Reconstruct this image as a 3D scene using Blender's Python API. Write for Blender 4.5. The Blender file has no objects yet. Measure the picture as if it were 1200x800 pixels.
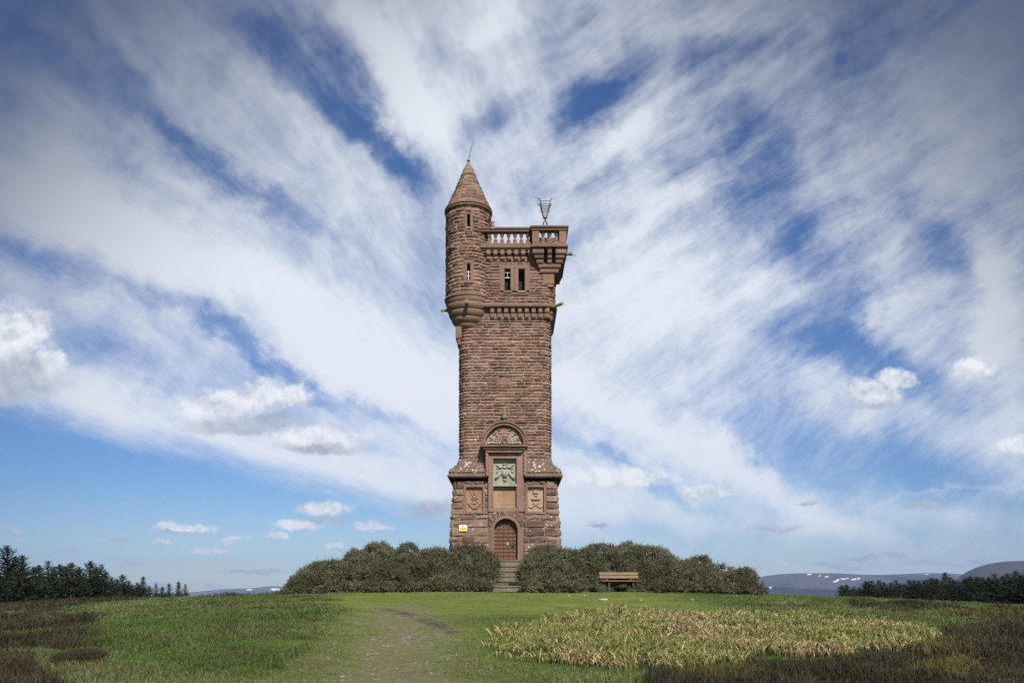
import bpy, math, random
import numpy as np
from mathutils import Vector, Matrix
R = math.radians
random.seed(7)
rng = np.random.default_rng(11)
SC = bpy.context.scene
COL = SC.collection

# ------------------------------------------------------------------ camera
F = 1000.0                 # focal length in photo pixels (photo is 1200 wide)
D0 = 43.478                # camera to the front face of the shaft (y = 0)
HOR = 695.0                # horizon row of the photo
cam = bpy.data.cameras.new('camera')
cam.sensor_width = 36.0
cam.lens = 36.0 * F / 1200.0
cam.shift_y = (HOR - 400.0) / 1200.0
cam.clip_start = 0.1
cam.clip_end = 60000.0
camo = bpy.data.objects.new('camera', cam)
camo.location = (0, -D0, 0)
camo.rotation_euler = (R(90), 0, 0)
COL.objects.link(camo)
SC.camera = camo

# ------------------------------------------------------------------ exposure
vs = SC.view_settings
vs.view_transform = 'Standard'
vs.look = 'None'
vs.gamma = 1.0
vs.exposure = 0.28
vs.use_curve_mapping = False
SC.cycles.max_bounces = 6
SC.cycles.diffuse_bounces = 3
SC.cycles.glossy_bounces = 2
SC.cycles.transparent_max_bounces = 6
SC.cycles.volume_bounces = 0
SC.cycles.use_denoising = False
SC.cycles.use_adaptive_sampling = False
SC.cycles.denoiser = 'OPENIMAGEDENOISE'
SC.cycles.denoising_prefilter = 'ACCURATE'

# ------------------------------------------------------------------ sun
SUN_EL, SUN_AZ = 42.0, 16.0          # azimuth: degrees to the right of straight behind the camera
to_sun = Vector((math.sin(R(SUN_AZ)) * math.cos(R(SUN_EL)), -math.cos(R(SUN_AZ)) * math.cos(R(SUN_EL)), math.sin(R(SUN_EL))))
sl = bpy.data.lights.new('sun', 'SUN')
sl.energy = 5.0
sl.angle = R(0.53)
sl.color = (1.0, 0.955, 0.88)
so = bpy.data.objects.new('sun', sl)
so.rotation_euler = to_sun.to_track_quat('Z', 'Y').to_euler()
so.location = (20, -40, 60)
COL.objects.link(so)

# ------------------------------------------------------------------ sky
world = bpy.data.worlds.new('World')
SC.world = world
world.use_nodes = True
NT = world.node_tree
NT.nodes.clear()


class E:
    """a socket with arithmetic, to write node maths as formulas"""
    nt = None

    def __init__(s, sock): s.s = sock

    @staticmethod
    def node(op, *args, clamp=False):
        n = E.nt.nodes.new('ShaderNodeMath')
        n.operation = op
        n.use_clamp = clamp
        for i, a in enumerate(args):
            if isinstance(a, E): E.nt.links.new(a.s, n.inputs[i])
            else: n.inputs[i].default_value = a
        return E(n.outputs[0])

    def __add__(s, o): return E.node('ADD', s, o)
    __radd__ = __add__
    def __sub__(s, o): return E.node('SUBTRACT', s, o)
    def __rsub__(s, o): return E.node('SUBTRACT', o, s)
    def __mul__(s, o): return E.node('MULTIPLY', s, o)
    __rmul__ = __mul__
    def __truediv__(s, o): return E.node('DIVIDE', s, o)
    def max(s, o): return E.node('MAXIMUM', s, o)
    def min(s, o): return E.node('MINIMUM', s, o)
    def abs(s): return E.node('ABSOLUTE', s)
    def clamp(s): return E.node('ADD', s, 0.0, clamp=True)

    def smooth(s, a, b, lo=0.0, hi=1.0, kind='SMOOTHSTEP'):
        n = E.nt.nodes.new('ShaderNodeMapRange')
        n.interpolation_type = kind
        E.nt.links.new(s.s, n.inputs[0])
        for i, v in enumerate((a, b, lo, hi)): n.inputs[i + 1].default_value = v
        return E(n.outputs[0])


def vec(x, y, z):
    n = E.nt.nodes.new('ShaderNodeCombineXYZ')
    for i, a in enumerate((x, y, z)):
        if isinstance(a, E): E.nt.links.new(a.s, n.inputs[i])
        else: n.inputs[i].default_value = a
    return E(n.outputs[0])


def vmath(op, a, *bs, out=0):
    n = E.nt.nodes.new('ShaderNodeVectorMath')
    n.operation = op
    E.nt.links.new(a.s, n.inputs[0])
    for i, b in enumerate(bs):
        if isinstance(b, E): E.nt.links.new(b.s, n.inputs[i + 1])
        else: n.inputs[i + 1].default_value = b
    return E(n.outputs[out])


def noise(v, scale, detail=4.0, rough=0.55, dist=0.0, col=False):
    n = E.nt.nodes.new('ShaderNodeTexNoise')
    E.nt.links.new(v.s, n.inputs['Vector'])
    n.inputs['Scale'].default_value = scale
    n.inputs['Detail'].default_value = detail
    n.inputs['Roughness'].default_value = rough
    n.inputs['Distortion'].default_value = dist
    return E(n.outputs[1 if col else 0])


def mixc(f, a, b):
    n = E.nt.nodes.new('ShaderNodeMix')
    n.data_type = 'RGBA'
    n.clamp_factor = True
    for sock, v in ((n.inputs[0], f), (n.inputs[6], a), (n.inputs[7], b)):
        if isinstance(v, E): E.nt.links.new(v.s, sock)
        elif isinstance(v, (int, float)): sock.default_value = v
        else: sock.default_value = (*v[:3], 1)
    return E(n.outputs[2])


def build_sky():
    E.nt = NT
    S = 0.082                                                   # background strength
    tc = NT.nodes.new('ShaderNodeTexCoord')
    sep = NT.nodes.new('ShaderNodeSeparateXYZ')
    NT.links.new(tc.outputs['Generated'], sep.inputs[0])
    dx, dy, dz = (E(sep.outputs[i]) for i in range(3))
    sky = NT.nodes.new('ShaderNodeTexSky')
    sky.sky_type = 'NISHITA'
    sky.sun_disc = False
    sky.sun_elevation = R(SUN_EL)
    sky.sun_rotation = R(180 - SUN_AZ)
    sky.altitude = 300
    sky.air_density = 1.0
    sky.dust_density = 0.5
    sky.ozone_density = 2.5
    skyc = E(sky.outputs[0])
    # direction on the sky: sideways and upward slopes
    yy = dy.abs().max(0.12)
    u, v = dx / yy, dz / yy
    # clear blue: deeper aloft, with lens falloff painted in towards the corners
    side = u.abs() * 0.9 + (v - 0.33).max(0.0) * 1.15        # grows outward, drives the painted lens falloff
    blue = mixc(v.smooth(0.0, 0.17), (0.92, 1.0, 1.05), (0.50, 0.72, 1.02))
    blue = mixc(side.smooth(0.25, 0.95), blue, (0.28, 0.40, 0.64))
    n = NT.nodes.new('ShaderNodeMix'); n.data_type = 'RGBA'; n.blend_type = 'MULTIPLY'; n.inputs[0].default_value = 1
    NT.links.new(skyc.s, n.inputs[6]); NT.links.new(blue.s, n.inputs[7])
    skyc = E(n.outputs[2])
    # ---- high cirrus: fibres fan out from low behind the tower, with a cross grain on the right
    uv0 = vec(u, 0.0, v)
    wv = noise(uv0, 5.0, 4.0, 0.55, col=True)
    wob = vmath('SUBTRACT', wv, (0.5, 0.5, 0.5))
    ws = E.nt.nodes.new('ShaderNodeSeparateXYZ'); NT.links.new(wob.s, ws.inputs[0])
    fu = u - 0.22 + E(ws.outputs[0]) * 0.07
    fv = v + 0.05 + E(ws.outputs[2]) * 0.07
    ang = E.node('ARCTAN2', fv, fu)
    rad = E.node('LOGARITHM', (fu * fu + fv * fv).max(0.0004), 2.718)
    n1 = noise(vec(ang * 4.2, rad * 0.7, 1.7), 1.0, 6.0, 0.58)
    n2 = noise(vec(ang * 15.0, rad * 1.5, 4.2), 1.0, 9.0, 0.72)
    cu = u * math.cos(R(33)) + v * math.sin(R(33)) + E(ws.outputs[1]) * 0.06
    cv = v * math.cos(R(33)) - u * math.sin(R(33)) + E(ws.outputs[0]) * 0.05
    n3 = noise(vec(cu * 5.0, cv * 22.0, 9.0), 1.0, 9.0, 0.70)
    n4 = noise(vmath('ADD', uv0, vmath('MULTIPLY', wob, (0.16, 0.16, 0.16))), 8.0, 9.0, 0.68)
    right = u.smooth(-0.08, 0.12) * v.smooth(0.05, 0.25)
    uv = vec(u, 0.0, v)

    def blob(px, py, rx, ry, rot=0.0):
        """soft oval patch of the sky, 1 at its centre"""
        m = NT.nodes.new('ShaderNodeMapping')
        m.vector_type = 'TEXTURE'
        NT.links.new(uvw.s, m.inputs[0])
        m.inputs['Location'].default_value = ((px - 600) / F, 0, (HOR - py) / F)
        m.inputs['Rotation'].default_value = (0, R(rot), 0)
        m.inputs['Scale'].default_value = (rx / F, 1, ry / F)
        return vmath('LENGTH', E(m.outputs[0]), out=1).smooth(0.0, 1.6, 1.0, 0.0)

    wl = noise(uv, 6.0, 7.0, 0.66, col=True)
    uvw = vmath('ADD', uv, vmath('MULTIPLY', vmath('SUBTRACT', wl, (0.5, 0.5, 0.5)), (0.13, 0.0, 0.13)))
    cov = None
    for amt, args in (
        # long white bands on the left, blue strips between them
        (0.52, (215, 300, 330, 46, 28)), (0.30, (480, 440, 130, 60, 30)), (0.58, (250, 515, 320, 34, 16)),
        (-0.42, (330, 425, 200, 14, 25)), (-0.26, (40, 285, 90, 20, 20)), (-0.22, (110, 400, 60, 26, 20)),
        (-0.34, (225, 185, 90, 18, 30)), (-0.32, (310, 222, 80, 16, 34)), (-0.30, (70, 70, 170, 46, 35)), (0.20, (150, 60, 120, 16, 55)),
        (-0.46, (392, 108, 100, 28, 44)), (-0.30, (330, 30, 60, 30, 30)), (0.50, (460, 85, 110, 26, 56)), (-0.46, (462, 185, 60, 20, 50)),
        (-0.34, (585, 145, 55, 18, -35)), (-0.26, (530, 60, 60, 18, 50)), (0.32, (590, 22, 50, 20, -40)),
        # feathered white right of the tower
        (0.26, (690, 430, 150, 150, 0)), (0.30, (700, 180, 90, 22, -32)), (-0.44, (690, 118, 46, 22, -25)), (0.26, (780, 240, 100, 18, -30)),
        (-0.30, (690, 280, 80, 16, -24)), (-0.24, (640, 210, 60, 14, -30)), (0.24, (800, 330, 90, 60, -20)), (-0.24, (830, 60, 140, 26, -14)),
        # the blue right of it and the grey veils at the edge
        (-0.38, (945, 290, 160, 44, 60)), (-0.46, (1000, 420, 120, 34, 20)), (-0.52, (1080, 560, 170, 40, 12)), (-0.14, (890, 180, 60, 60, 0)), (-0.30, (1100, 280, 80, 26, 60)),
        (0.30, (1140, 130, 110, 110, 0)), (0.36, (1172, 370, 110, 26, 80)), (0.20, (1022, 385, 40, 12, 80)), (-0.25, (1010, 30, 60, 60, 0)),
        (0.46, (850, 540, 240, 20, 27)), (-0.34, (740, 545, 130, 10, 26)), (0.22, (660, 590, 120, 40, 10)), (-0.30, (790, 625, 110, 16, 6)), (-0.30, (1010, 640, 200, 22, 0)),
        (0.20, (1120, 575, 90, 5, -10)),
    ):
        b = blob(*args) * amt
        cov = b if cov is None else cov + b
    # the sheet ends along a long slanting edge low on the left
    edge = v - (0.0615 - 0.256 * u) + (n2 - 0.5) * 0.05 + (n1 - 0.5) * 0.04
    ends = edge.smooth(-0.012, 0.03)
    ends = ends.max(u.smooth(-0.10, 0.20))
    fan = ((n1 - 0.5) * 1.0 + (n2 - 0.5) * 0.85) * v.smooth(0.03, 0.26, 0.35, 1.0)
    dens = cov + 0.60 + fan * (1.0 - right * 0.62) + (n3 - 0.5) * 1.25 * right + (n4 - 0.5) * 0.95
    dens = dens.smooth(0.02, 1.06) * ends
    dens = dens * v.smooth(0.0, 0.10, 0.35, 1.0) * 0.96
    # cloud colour greyed overhead and to the sides to imitate lens falloff
    grey = side.smooth(0.26, 0.94) * v.smooth(0.12, 0.34)
    cirrus = mixc(grey, (8.7, 9.1, 9.7), (1.35, 1.65, 2.35))
    col = mixc(dens, skyc, cirrus)
    # ---- fair-weather cumulus, low and far
    cw = noise(uv, 22.0, 5.0, 0.6, col=True)
    cw2 = noise(uv, 70.0, 6.0, 0.7, col=True)
    q0 = vmath('ADD', uv, vmath('MULTIPLY', vmath('SUBTRACT', cw, (0.5, 0.5, 0.5)), (0.034, 0.0, 0.022)))
    fa = noise(uv, 42.0, 8.0, 0.62)
    fb = noise(vmath('ADD', uv, (0.003, 0.0, 0.007)), 42.0, 8.0, 0.62)
    fc = noise(vmath('ADD', uv, (0.006, 0.0, 0.018)), 20.0, 6.0, 0.6)
    fd = noise(uv, 20.0, 6.0, 0.6)
    shade = ((fa - fb) * 2.0 + (fd - fc) * 2.0 + 0.72).clamp()
    q0 = vmath('ADD', q0, vmath('MULTIPLY', vmath('SUBTRACT', cw2, (0.5, 0.5, 0.5)), (0.026, 0.0, 0.016)))

    def puffs(rows, flat=1.5):
        m = None
        for px, py, rx, ry in rows:
            q = vmath('MULTIPLY_ADD', q0, (F / rx, 0, F / ry), (-(px - 600) / rx, 0, -(HOR - py) / ry))
            q = vmath('MAXIMUM', q, vmath('MULTIPLY', q, (-1, 0, -flat)))
            l = vmath('LENGTH', q, out=1)
            m = l if m is None else m.min(l)
        return m

    lit = puffs([(24, 392, 44, 36), (-8, 405, 62, 56), (58, 428, 22, 24), (262, 478, 66, 24), (318, 466, 54, 22), (372, 513, 62, 17),
                 (1022, 462, 40, 18), (1052, 446, 26, 14), (1140, 434, 28, 18), (1192, 524, 34, 14), (214, 619, 36, 8), (196, 620, 20, 6),
                 (380, 598, 34, 13), (352, 617, 30, 9), (325, 631, 22, 6), (276, 631, 14, 4), (186, 635, 17, 4), (436, 618, 24, 7),
                 (832, 578, 38, 9), (912, 660, 10, 5), (720, 560, 72, 17), (390, 639, 16, 5), (246, 645, 30, 5)])
    dim = puffs([(-5, 458, 70, 26), (40, 450, 44, 22), (20, 440, 50, 30), (280, 502, 70, 14), (330, 494, 48, 12), (378, 526, 60, 8), (1024, 476, 36, 7),
                 (80, 645, 14, 3), (155, 663, 14, 2.5), (18, 631, 22, 4), (15, 619, 18, 4), (1046, 651, 22, 4), (1082, 594, 26, 5),
                 (130, 632, 20, 4), (250, 687, 16, 4), (298, 670, 40, 4), (1120, 660, 70, 5), (945, 590, 12, 4), (984, 664, 46, 5),
                 (700, 617, 14, 4), (520, 600, 60, 16), (910, 618, 34, 5), (600, 655, 60, 5), (380, 610, 34, 5), (214, 625, 32, 3), (185, 688, 40, 6), (1010, 655, 20, 4)])
    col = mixc((1.0 - lit + (fa - 0.5) * 1.1).smooth(-0.18, 0.50) * 0.92, col, mixc(shade, (5.0, 5.4, 6.2), (9.8, 10.0, 10.2)))
    col = mixc((1.0 - dim + (fa - 0.5) * 1.0).smooth(-0.25, 0.70) * 0.84, col, mixc(shade, (3.4, 3.75, 4.5), (5.6, 6.0, 6.8)))
    bg = NT.nodes.new('ShaderNodeBackground')
    bg.inputs['Strength'].default_value = S
    NT.links.new(col.s, bg.inputs['Color'])
    out = NT.nodes.new('ShaderNodeOutputWorld')
    NT.links.new(bg.outputs[0], out.inputs['Surface'])
    world.cycles.sampling_method = 'MANUAL'
    world.cycles.sample_map_resolution = 512


build_sky()


# ------------------------------------------------------------------ helpers
def at(px, py, y):
    """photo pixel -> world x, z on the plane at depth y"""
    d = D0 + y
    return (px - 600.0) * d / F, (HOR - py) * d / F


def X(px, y=0.0): return (px - 600.0) * (D0 + y) / F
def Z(py, y=0.0): return (HOR - py) * (D0 + y) / F


def tag(o, label=None, cat=None, group=None, kind=None):
    if label: o['label'] = label
    if cat: o['category'] = cat
    if group: o['group'] = group
    if kind: o['kind'] = kind
    return o


def empty(name, loc):
    o = bpy.data.objects.new(name, None)
    o.empty_display_size = 0.2
    o.location = loc
    COL.objects.link(o)
    return o


def world_origin(o):
    v = Vector((0, 0, 0))
    while o is not None:
        v += o.location
        o = o.parent
    return v


def link(name, me, mat, parent=None, loc=None):
    o = bpy.data.objects.new(name, me)
    COL.objects.link(o)
    if mat is not None and not me.materials: me.materials.append(mat)
    if parent is not None: o.parent = parent
    if loc is not None: o.location = loc
    return o


def npmesh(name, V, Fc, attrs=None, smooth=False):
    """mesh from arrays: V (n,3), Fc (m,3) or (m,4); attrs: {name: (n,) float or (n,3) colour}"""
    V = np.asarray(V, np.float32); Fc = np.asarray(Fc, np.int32)
    me = bpy.data.meshes.new(name)
    k = Fc.shape[1]
    me.vertices.add(len(V)); me.vertices.foreach_set('co', V.ravel())
    me.loops.add(Fc.size); me.loops.foreach_set('vertex_index', Fc.ravel())
    me.polygons.add(len(Fc))
    me.polygons.foreach_set('loop_start', np.arange(0, Fc.size, k, dtype=np.int32))
    me.polygons.foreach_set('loop_total', np.full(len(Fc), k, np.int32))
    me.polygons.foreach_set('use_smooth', np.full(len(Fc), smooth, bool))
    me.update(calc_edges=True)
    for nm, A in (attrs or {}).items():
        A = np.asarray(A, np.float32)
        if A.ndim == 1:
            at_ = me.attributes.new(nm, 'FLOAT', 'POINT'); at_.data.foreach_set('value', A)
        else:
            at_ = me.attributes.new(nm, 'FLOAT_COLOR', 'POINT')
            at_.data.foreach_set('color', np.c_[A, np.ones(len(A), np.float32)].astype(np.float32).ravel())
    return me


class MB:
    """collects shapes in world coordinates; build() links them as one mesh object"""
    def __init__(s): s.v = []; s.f = []; s.r = []

    def add(s, verts, faces, rnd=0.5):
        b = len(s.v)
        s.v.extend([tuple(p) for p in verts])
        s.f.extend([[i + b for i in f] for f in faces])
        s.r.extend([rnd] * len(verts))

    def box(s, x0, x1, y0, y1, z0, z1, rnd=0.5):
        if x0 > x1: x0, x1 = x1, x0
        if z0 > z1: z0, z1 = z1, z0
        s.add([(x0, y0, z0), (x1, y0, z0), (x1, y1, z0), (x0, y1, z0), (x0, y0, z1), (x1, y0, z1), (x1, y1, z1), (x0, y1, z1)],
              [(0, 3, 2, 1), (4, 5, 6, 7), (0, 1, 5, 4), (1, 2, 6, 5), (2, 3, 7, 6), (3, 0, 4, 7)], rnd)

    def prism(s, poly, y0, y1, rnd=0.5, back=True):
        """poly: (x, z) counter-clockwise seen from the front; front at y0"""
        n = len(poly)
        s.add([(x, y0, z) for x, z in poly] + [(x, y1, z) for x, z in poly],
              [list(range(n))] + ([list(range(2 * n - 1, n - 1, -1))] if back else []) + [[(i + 1) % n, i, i + n, (i + 1) % n + n] for i in range(n)], rnd)

    def prism_side(s, poly, x0, x1, rnd=0.5):
        """poly: (y, z) profile swept along x"""
        n = len(poly)
        s.add([(x0, y, z) for y, z in poly] + [(x1, y, z) for y, z in poly],
              [list(range(n)), list(range(2 * n - 1, n - 1, -1))] + [[(i + 1) % n, i, i + n, (i + 1) % n + n] for i in range(n)], rnd)

    def lathe(s, cx, cy, prof, n=24, rnd=0.5, caps=True):
        vs_, fs = [], []
        for r, z in prof:
            for k in range(n):
                t = 2 * math.pi * k / n
                vs_.append((cx + r * math.cos(t), cy + r * math.sin(t), z))
        m = len(prof)
        for i in range(m - 1):
            for k in range(n):
                k2 = (k + 1) % n
                fs.append((i * n + k, i * n + k2, (i + 1) * n + k2, (i + 1) * n + k))
        if caps:
            fs.append(list(range(n - 1, -1, -1)))
            fs.append([(m - 1) * n + k for k in range(n)])
        s.add(vs_, fs, rnd)

    def tube(s, pts, r, n=6, rnd=0.5, lobes=0, twist=0.0, amp=0.25):
        pts = [Vector(p) for p in pts]
        rr = r if isinstance(r, (list, tuple)) else [r] * len(pts)
        vs_, fs = [], []
        L = 0.0
        up = None
        for i, p in enumerate(pts):
            t = (pts[min(i + 1, len(pts) - 1)] - pts[max(i - 1, 0)]).normalized()
            if i: L += (p - pts[i - 1]).length
            if up is None:
                up = Vector((0, 0, 1)) if abs(t.z) < 0.9 else Vector((0, 1, 0))
            a = up.cross(t)
            if a.length < 1e-4: a = Vector((1, 0, 0)).cross(t)
            a.normalize()
            b = t.cross(a).normalized()
            up = b
            for k in range(n):
                th = 2 * math.pi * k / n
                q = rr[i] * (1 + (amp * math.cos(lobes * th + twist * L) if lobes else 0))
                vs_.append(p + a * (q * math.cos(th)) + b * (q * math.sin(th)))
        m = len(pts)
        for i in range(m - 1):
            for k in range(n):
                k2 = (k + 1) % n
                fs.append((i * n + k, i * n + k2, (i + 1) * n + k2, (i + 1) * n + k))
        fs.append(list(range(n - 1, -1, -1)))
        fs.append([(m - 1) * n + k for k in range(n)])
        s.add(vs_, fs, rnd)

    def rope(s, p0, p1, r, period=0.13):
        p0, p1 = Vector(p0), Vector(p1)
        L = (p1 - p0).length
        n = max(8, int(L / (period / 4)))
        s.tube([p0.lerp(p1, i / n) for i in range(n + 1)], r, 10, 0.5, 2, 2 * math.pi / period, 0.22)

    def blob(s, c, r, n=8, rnd=0.5):
        vs_, fs = [], []
        m = n // 2
        for i in range(m + 1):
            ph = math.pi * i / m
            for k in range(n):
                t = 2 * math.pi * k / n
                vs_.append((c[0] + r[0] * math.sin(ph) * math.cos(t), c[1] + r[1] * math.sin(ph) * math.sin(t), c[2] - r[2] * math.cos(ph)))
        for i in range(m):
            for k in range(n):
                k2 = (k + 1) % n
                fs.append((i * n + k, i * n + k2, (i + 1) * n + k2, (i + 1) * n + k))
        s.add(vs_, fs, rnd)

    def build(s, name, mat, parent=None, loc=None, smooth=False, bevel=0.0):
        """loc: origin of a top-level mesh; a part takes its parent's origin"""
        org = world_origin(parent) if parent is not None else Vector(loc or (0, 0, 0))
        me = bpy.data.meshes.new(name)
        me.from_pydata([(x - org.x, y - org.y, z - org.z) for x, y, z in s.v], [], s.f)
        a = me.attributes.new('rnd', 'FLOAT', 'POINT')
        a.data.foreach_set('value', np.asarray(s.r, np.float32))
        if smooth: me.polygons.foreach_set('use_smooth', [True] * len(me.polygons))
        me.update()
        o = link(name, me, mat, parent, None if parent is not None else org)
        if bevel:
            b = o.modifiers.new('bevel', 'BEVEL'); b.width = bevel; b.segments = 2; b.limit_method = 'ANGLE'; b.angle_limit = R(40)
        return o


# ------------------------------------------------------------------ numpy noise
_perm = rng.random((256, 256)).astype(np.float32)


def vnoise(x, y):
    xi = np.floor(x).astype(int); yi = np.floor(y).astype(int)
    fx = x - xi; fy = y - yi
    fx = fx * fx * (3 - 2 * fx); fy = fy * fy * (3 - 2 * fy)
    g = lambda a, b: _perm[a & 255, b & 255]
    return (g(xi, yi) * (1 - fx) + g(xi + 1, yi) * fx) * (1 - fy) + (g(xi, yi + 1) * (1 - fx) + g(xi + 1, yi + 1) * fx) * fy


def fbm(x, y, octv=4, gain=0.5):
    s = 0; a = 1.0; t = 0
    for i in range(octv):
        s = s + a * vnoise(x + 17.3 * i, y - 9.1 * i); t += a
        a *= gain; x = x * 2.03; y = y * 2.03
    return s / t


def sstep(a, b, x):
    t = np.clip((x - a) / (b - a), 0, 1)
    return t * t * (3 - 2 * t)
# ------------------------------------------------------------------ materials
def new_mat(name, rough=0.9, spec=0.2):
    m = bpy.data.materials.new(name)
    m.use_nodes = True
    nt = m.node_tree
    b = nt.nodes['Principled BSDF']
    b.inputs['Roughness'].default_value = rough
    b.inputs['Specular IOR Level'].default_value = spec
    E.nt = nt
    return m, nt, b


def objco():
    t = E.nt.nodes.new('ShaderNodeTexCoord')
    return E(t.outputs['Object'])


def attr(name, color=False):
    n = E.nt.nodes.new('ShaderNodeAttribute')
    n.attribute_name = name
    return E(n.outputs['Color' if color else 'Fac'])


def ramp(f, stops):
    n = E.nt.nodes.new('ShaderNodeValToRGB')
    els = n.color_ramp.elements
    while len(els) < len(stops): els.new(0.5)
    for e, (p, c) in zip(els, stops): e.position = p; e.color = (*c, 1)
    E.nt.links.new(f.s, n.inputs[0])
    return E(n.outputs[0])


def bump(b, h, strength=0.5, dist=0.02):
    n = E.nt.nodes.new('ShaderNodeBump')
    n.inputs['Strength'].default_value = strength
    n.inputs['Distance'].default_value = dist
    E.nt.links.new(h.s, n.inputs['Height'])
    E.nt.links.new(n.outputs[0], b.inputs['Normal'])


def voro(v, scale, feature='F1', out='Distance'):
    n = E.nt.nodes.new('ShaderNodeTexVoronoi')
    n.feature = feature
    n.inputs['Scale'].default_value = scale
    E.nt.links.new(v.s, n.inputs['Vector'])
    return E(n.outputs[out])


def stone_mat(name, dark, mid, light, lichen=0.5, speck=1.0, grey=0.0, moss=0.0):
    m, nt, b = new_mat(name, 0.92, 0.12)
    p = objco()
    r = attr('rnd')
    big = noise(p, 0.9, 3.0)
    fine = noise(p, 9.0, 5.0, 0.65)
    streak = noise(vmath('MULTIPLY', p, (1.6, 1.6, 0.28)), 1.0, 5.0, 0.65)
    t = r * 0.75 + (big - 0.5) * 0.5 + (fine - 0.5) * 0.75 + (streak - 0.5) * 0.9 + 0.08
    col = ramp(t, [(0.12, dark), (0.5, mid), (0.95, light)])
    # grey weathering in patches
    g = noise(vmath('ADD', p, (3, 8, 1)), 1.7, 5.0, 0.7)
    col = mixc(g.smooth(0.50, 0.70) * (0.45 + grey), col, (0.150, 0.125, 0.105))
    if moss: col = mixc(noise(vmath('ADD', p, (9, 2, 5)), 2.6, 5.0, 0.7).smooth(0.5, 0.66) * moss, col, (0.14, 0.135, 0.05))
    # white lichen: scattered spots, thicker in patches
    if lichen:
        d = voro(vmath('ADD', p, vmath('MULTIPLY', noise(p, 14.0, 2.0, col=True), (0.06, 0.06, 0.06))), 5.2)
        cell = voro(p, 2.1, out='Color')
        sp = E.nt.nodes.new('ShaderNodeSeparateColor'); E.nt.links.new(cell.s, sp.inputs[0])
        size = E(sp.outputs[0]).smooth(0.45, 1.0, 0.0, 0.25) * lichen
        spot = (size - d).smooth(0.0, 0.05)
        d2 = voro(p, 11.0)
        sp2 = E.nt.nodes.new('ShaderNodeSeparateColor'); E.nt.links.new(voro(p, 11.0, out='Color').s, sp2.inputs[0])
        patch = noise(vmath('ADD', p, (2, 7, 4)), 1.1, 3.0).smooth(0.40, 0.62, 0.25, 1.0)
        fine_spot = (E(sp2.outputs[0]).smooth(0.72, 1.0, 0.0, 0.42) * lichen * patch - d2).smooth(0.0, 0.08)
        spot = spot.max(fine_spot)
        blot = noise(vmath('ADD', p, (5, 1, 7)), 6.0, 6.0, 0.75).smooth(0.74 - 0.10 * lichen, 0.80 - 0.10 * lichen)
        col = mixc((spot.max(blot * speck)) * 0.85, col, (0.60, 0.57, 0.51))
    nt.links.new(col.s, b.inputs['Base Color'])
    bump(b, noise(p, 16.0, 6.0, 0.7), 0.7, 0.03)
    return m


def plain_mat(name, c1, c2, scale=8.0, rough=0.8, spec=0.25, metal=0.0, stretch=(1, 1, 1), bmp=0.3):
    m, nt, b = new_mat(name, rough, spec)
    p = vmath('MULTIPLY', objco(), stretch)
    n = noise(p, scale, 5.0, 0.65)
    col = ramp(n, [(0.3, c1), (0.7, c2)])
    nt.links.new(col.s, b.inputs['Base Color'])
    b.inputs['Metallic'].default_value = metal
    if bmp: bump(b, n, bmp, 0.01)
    return m


def leaf_mat(name, rough=0.65, trans=0.0):
    """foliage: every leaf carries its own colour in the attribute col"""
    m, nt, b = new_mat(name, rough, 0.25)
    nt.links.new(attr('col', True).s, b.inputs['Base Color'])
    return m


M = {}
M['stone'] = stone_mat('red sandstone', (0.118, 0.069, 0.051), (0.230, 0.134, 0.097), (0.330, 0.206, 0.153), 1.0, 1.1)
M['mortar'] = stone_mat('lime mortar', (0.17, 0.115, 0.09), (0.24, 0.165, 0.13), (0.30, 0.22, 0.18), 0.4, 0.3)
M['stone_base'] = stone_mat('weathered red sandstone', (0.105, 0.068, 0.050), (0.180, 0.117, 0.086), (0.26, 0.178, 0.134), 1.0, 1.0, 0.3)
M['stone_roof'] = stone_mat('sandstone roof slabs', (0.14, 0.083, 0.062), (0.235, 0.143, 0.105), (0.31, 0.20, 0.15), 0.7, 0.6, 0.2, 0.18)
M['cap'] = stone_mat('lichened cap stone', (0.15, 0.115, 0.075), (0.235, 0.185, 0.125), (0.31, 0.26, 0.17), 0.8, 0.9, 0.2, 0.6)
M['dressed'] = stone_mat('dressed red sandstone', (0.15, 0.089, 0.067), (0.235, 0.141, 0.106), (0.30, 0.193, 0.149), 0.6, 0.7, 0.1)
M['dressed_pink'] = stone_mat('pink dressed sandstone', (0.18, 0.105, 0.083), (0.265, 0.162, 0.13), (0.35, 0.235, 0.192), 0.5, 0.3, 0.0)
M['trim'] = stone_mat('weathered dressed sandstone', (0.115, 0.072, 0.053), (0.19, 0.118, 0.086), (0.265, 0.178, 0.135), 0.7, 0.6, 0.35, 0.12)
M['ledge'] = stone_mat('lichened sloping ledge', (0.10, 0.066, 0.050), (0.165, 0.112, 0.086), (0.24, 0.17, 0.135), 1.5, 1.6, 0.5)
M['grey_carved'] = stone_mat('greenish grey carved stone', (0.22, 0.215, 0.175), (0.34, 0.33, 0.275), (0.43, 0.42, 0.36), 0.5, 0.6)
M['tan_carved'] = stone_mat('tan carved stone', (0.21, 0.120, 0.078), (0.34, 0.205, 0.130), (0.42, 0.275, 0.185), 0.4, 0.6, 0.1)
M['pale_carved'] = stone_mat('pale buff carved stone', (0.25, 0.18, 0.13), (0.37, 0.275, 0.20), (0.46, 0.36, 0.275), 0.5, 0.7, 0.05)
M['fan_carved'] = stone_mat('bleached carved stone', (0.30, 0.245, 0.185), (0.43, 0.37, 0.30), (0.54, 0.49, 0.42), 0.5, 0.8)
M['step'] = stone_mat('mossy grey sandstone', (0.105, 0.092, 0.066), (0.165, 0.145, 0.102), (0.23, 0.20, 0.145), 0.5, 0.6, 0.2, 0.45)
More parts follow.
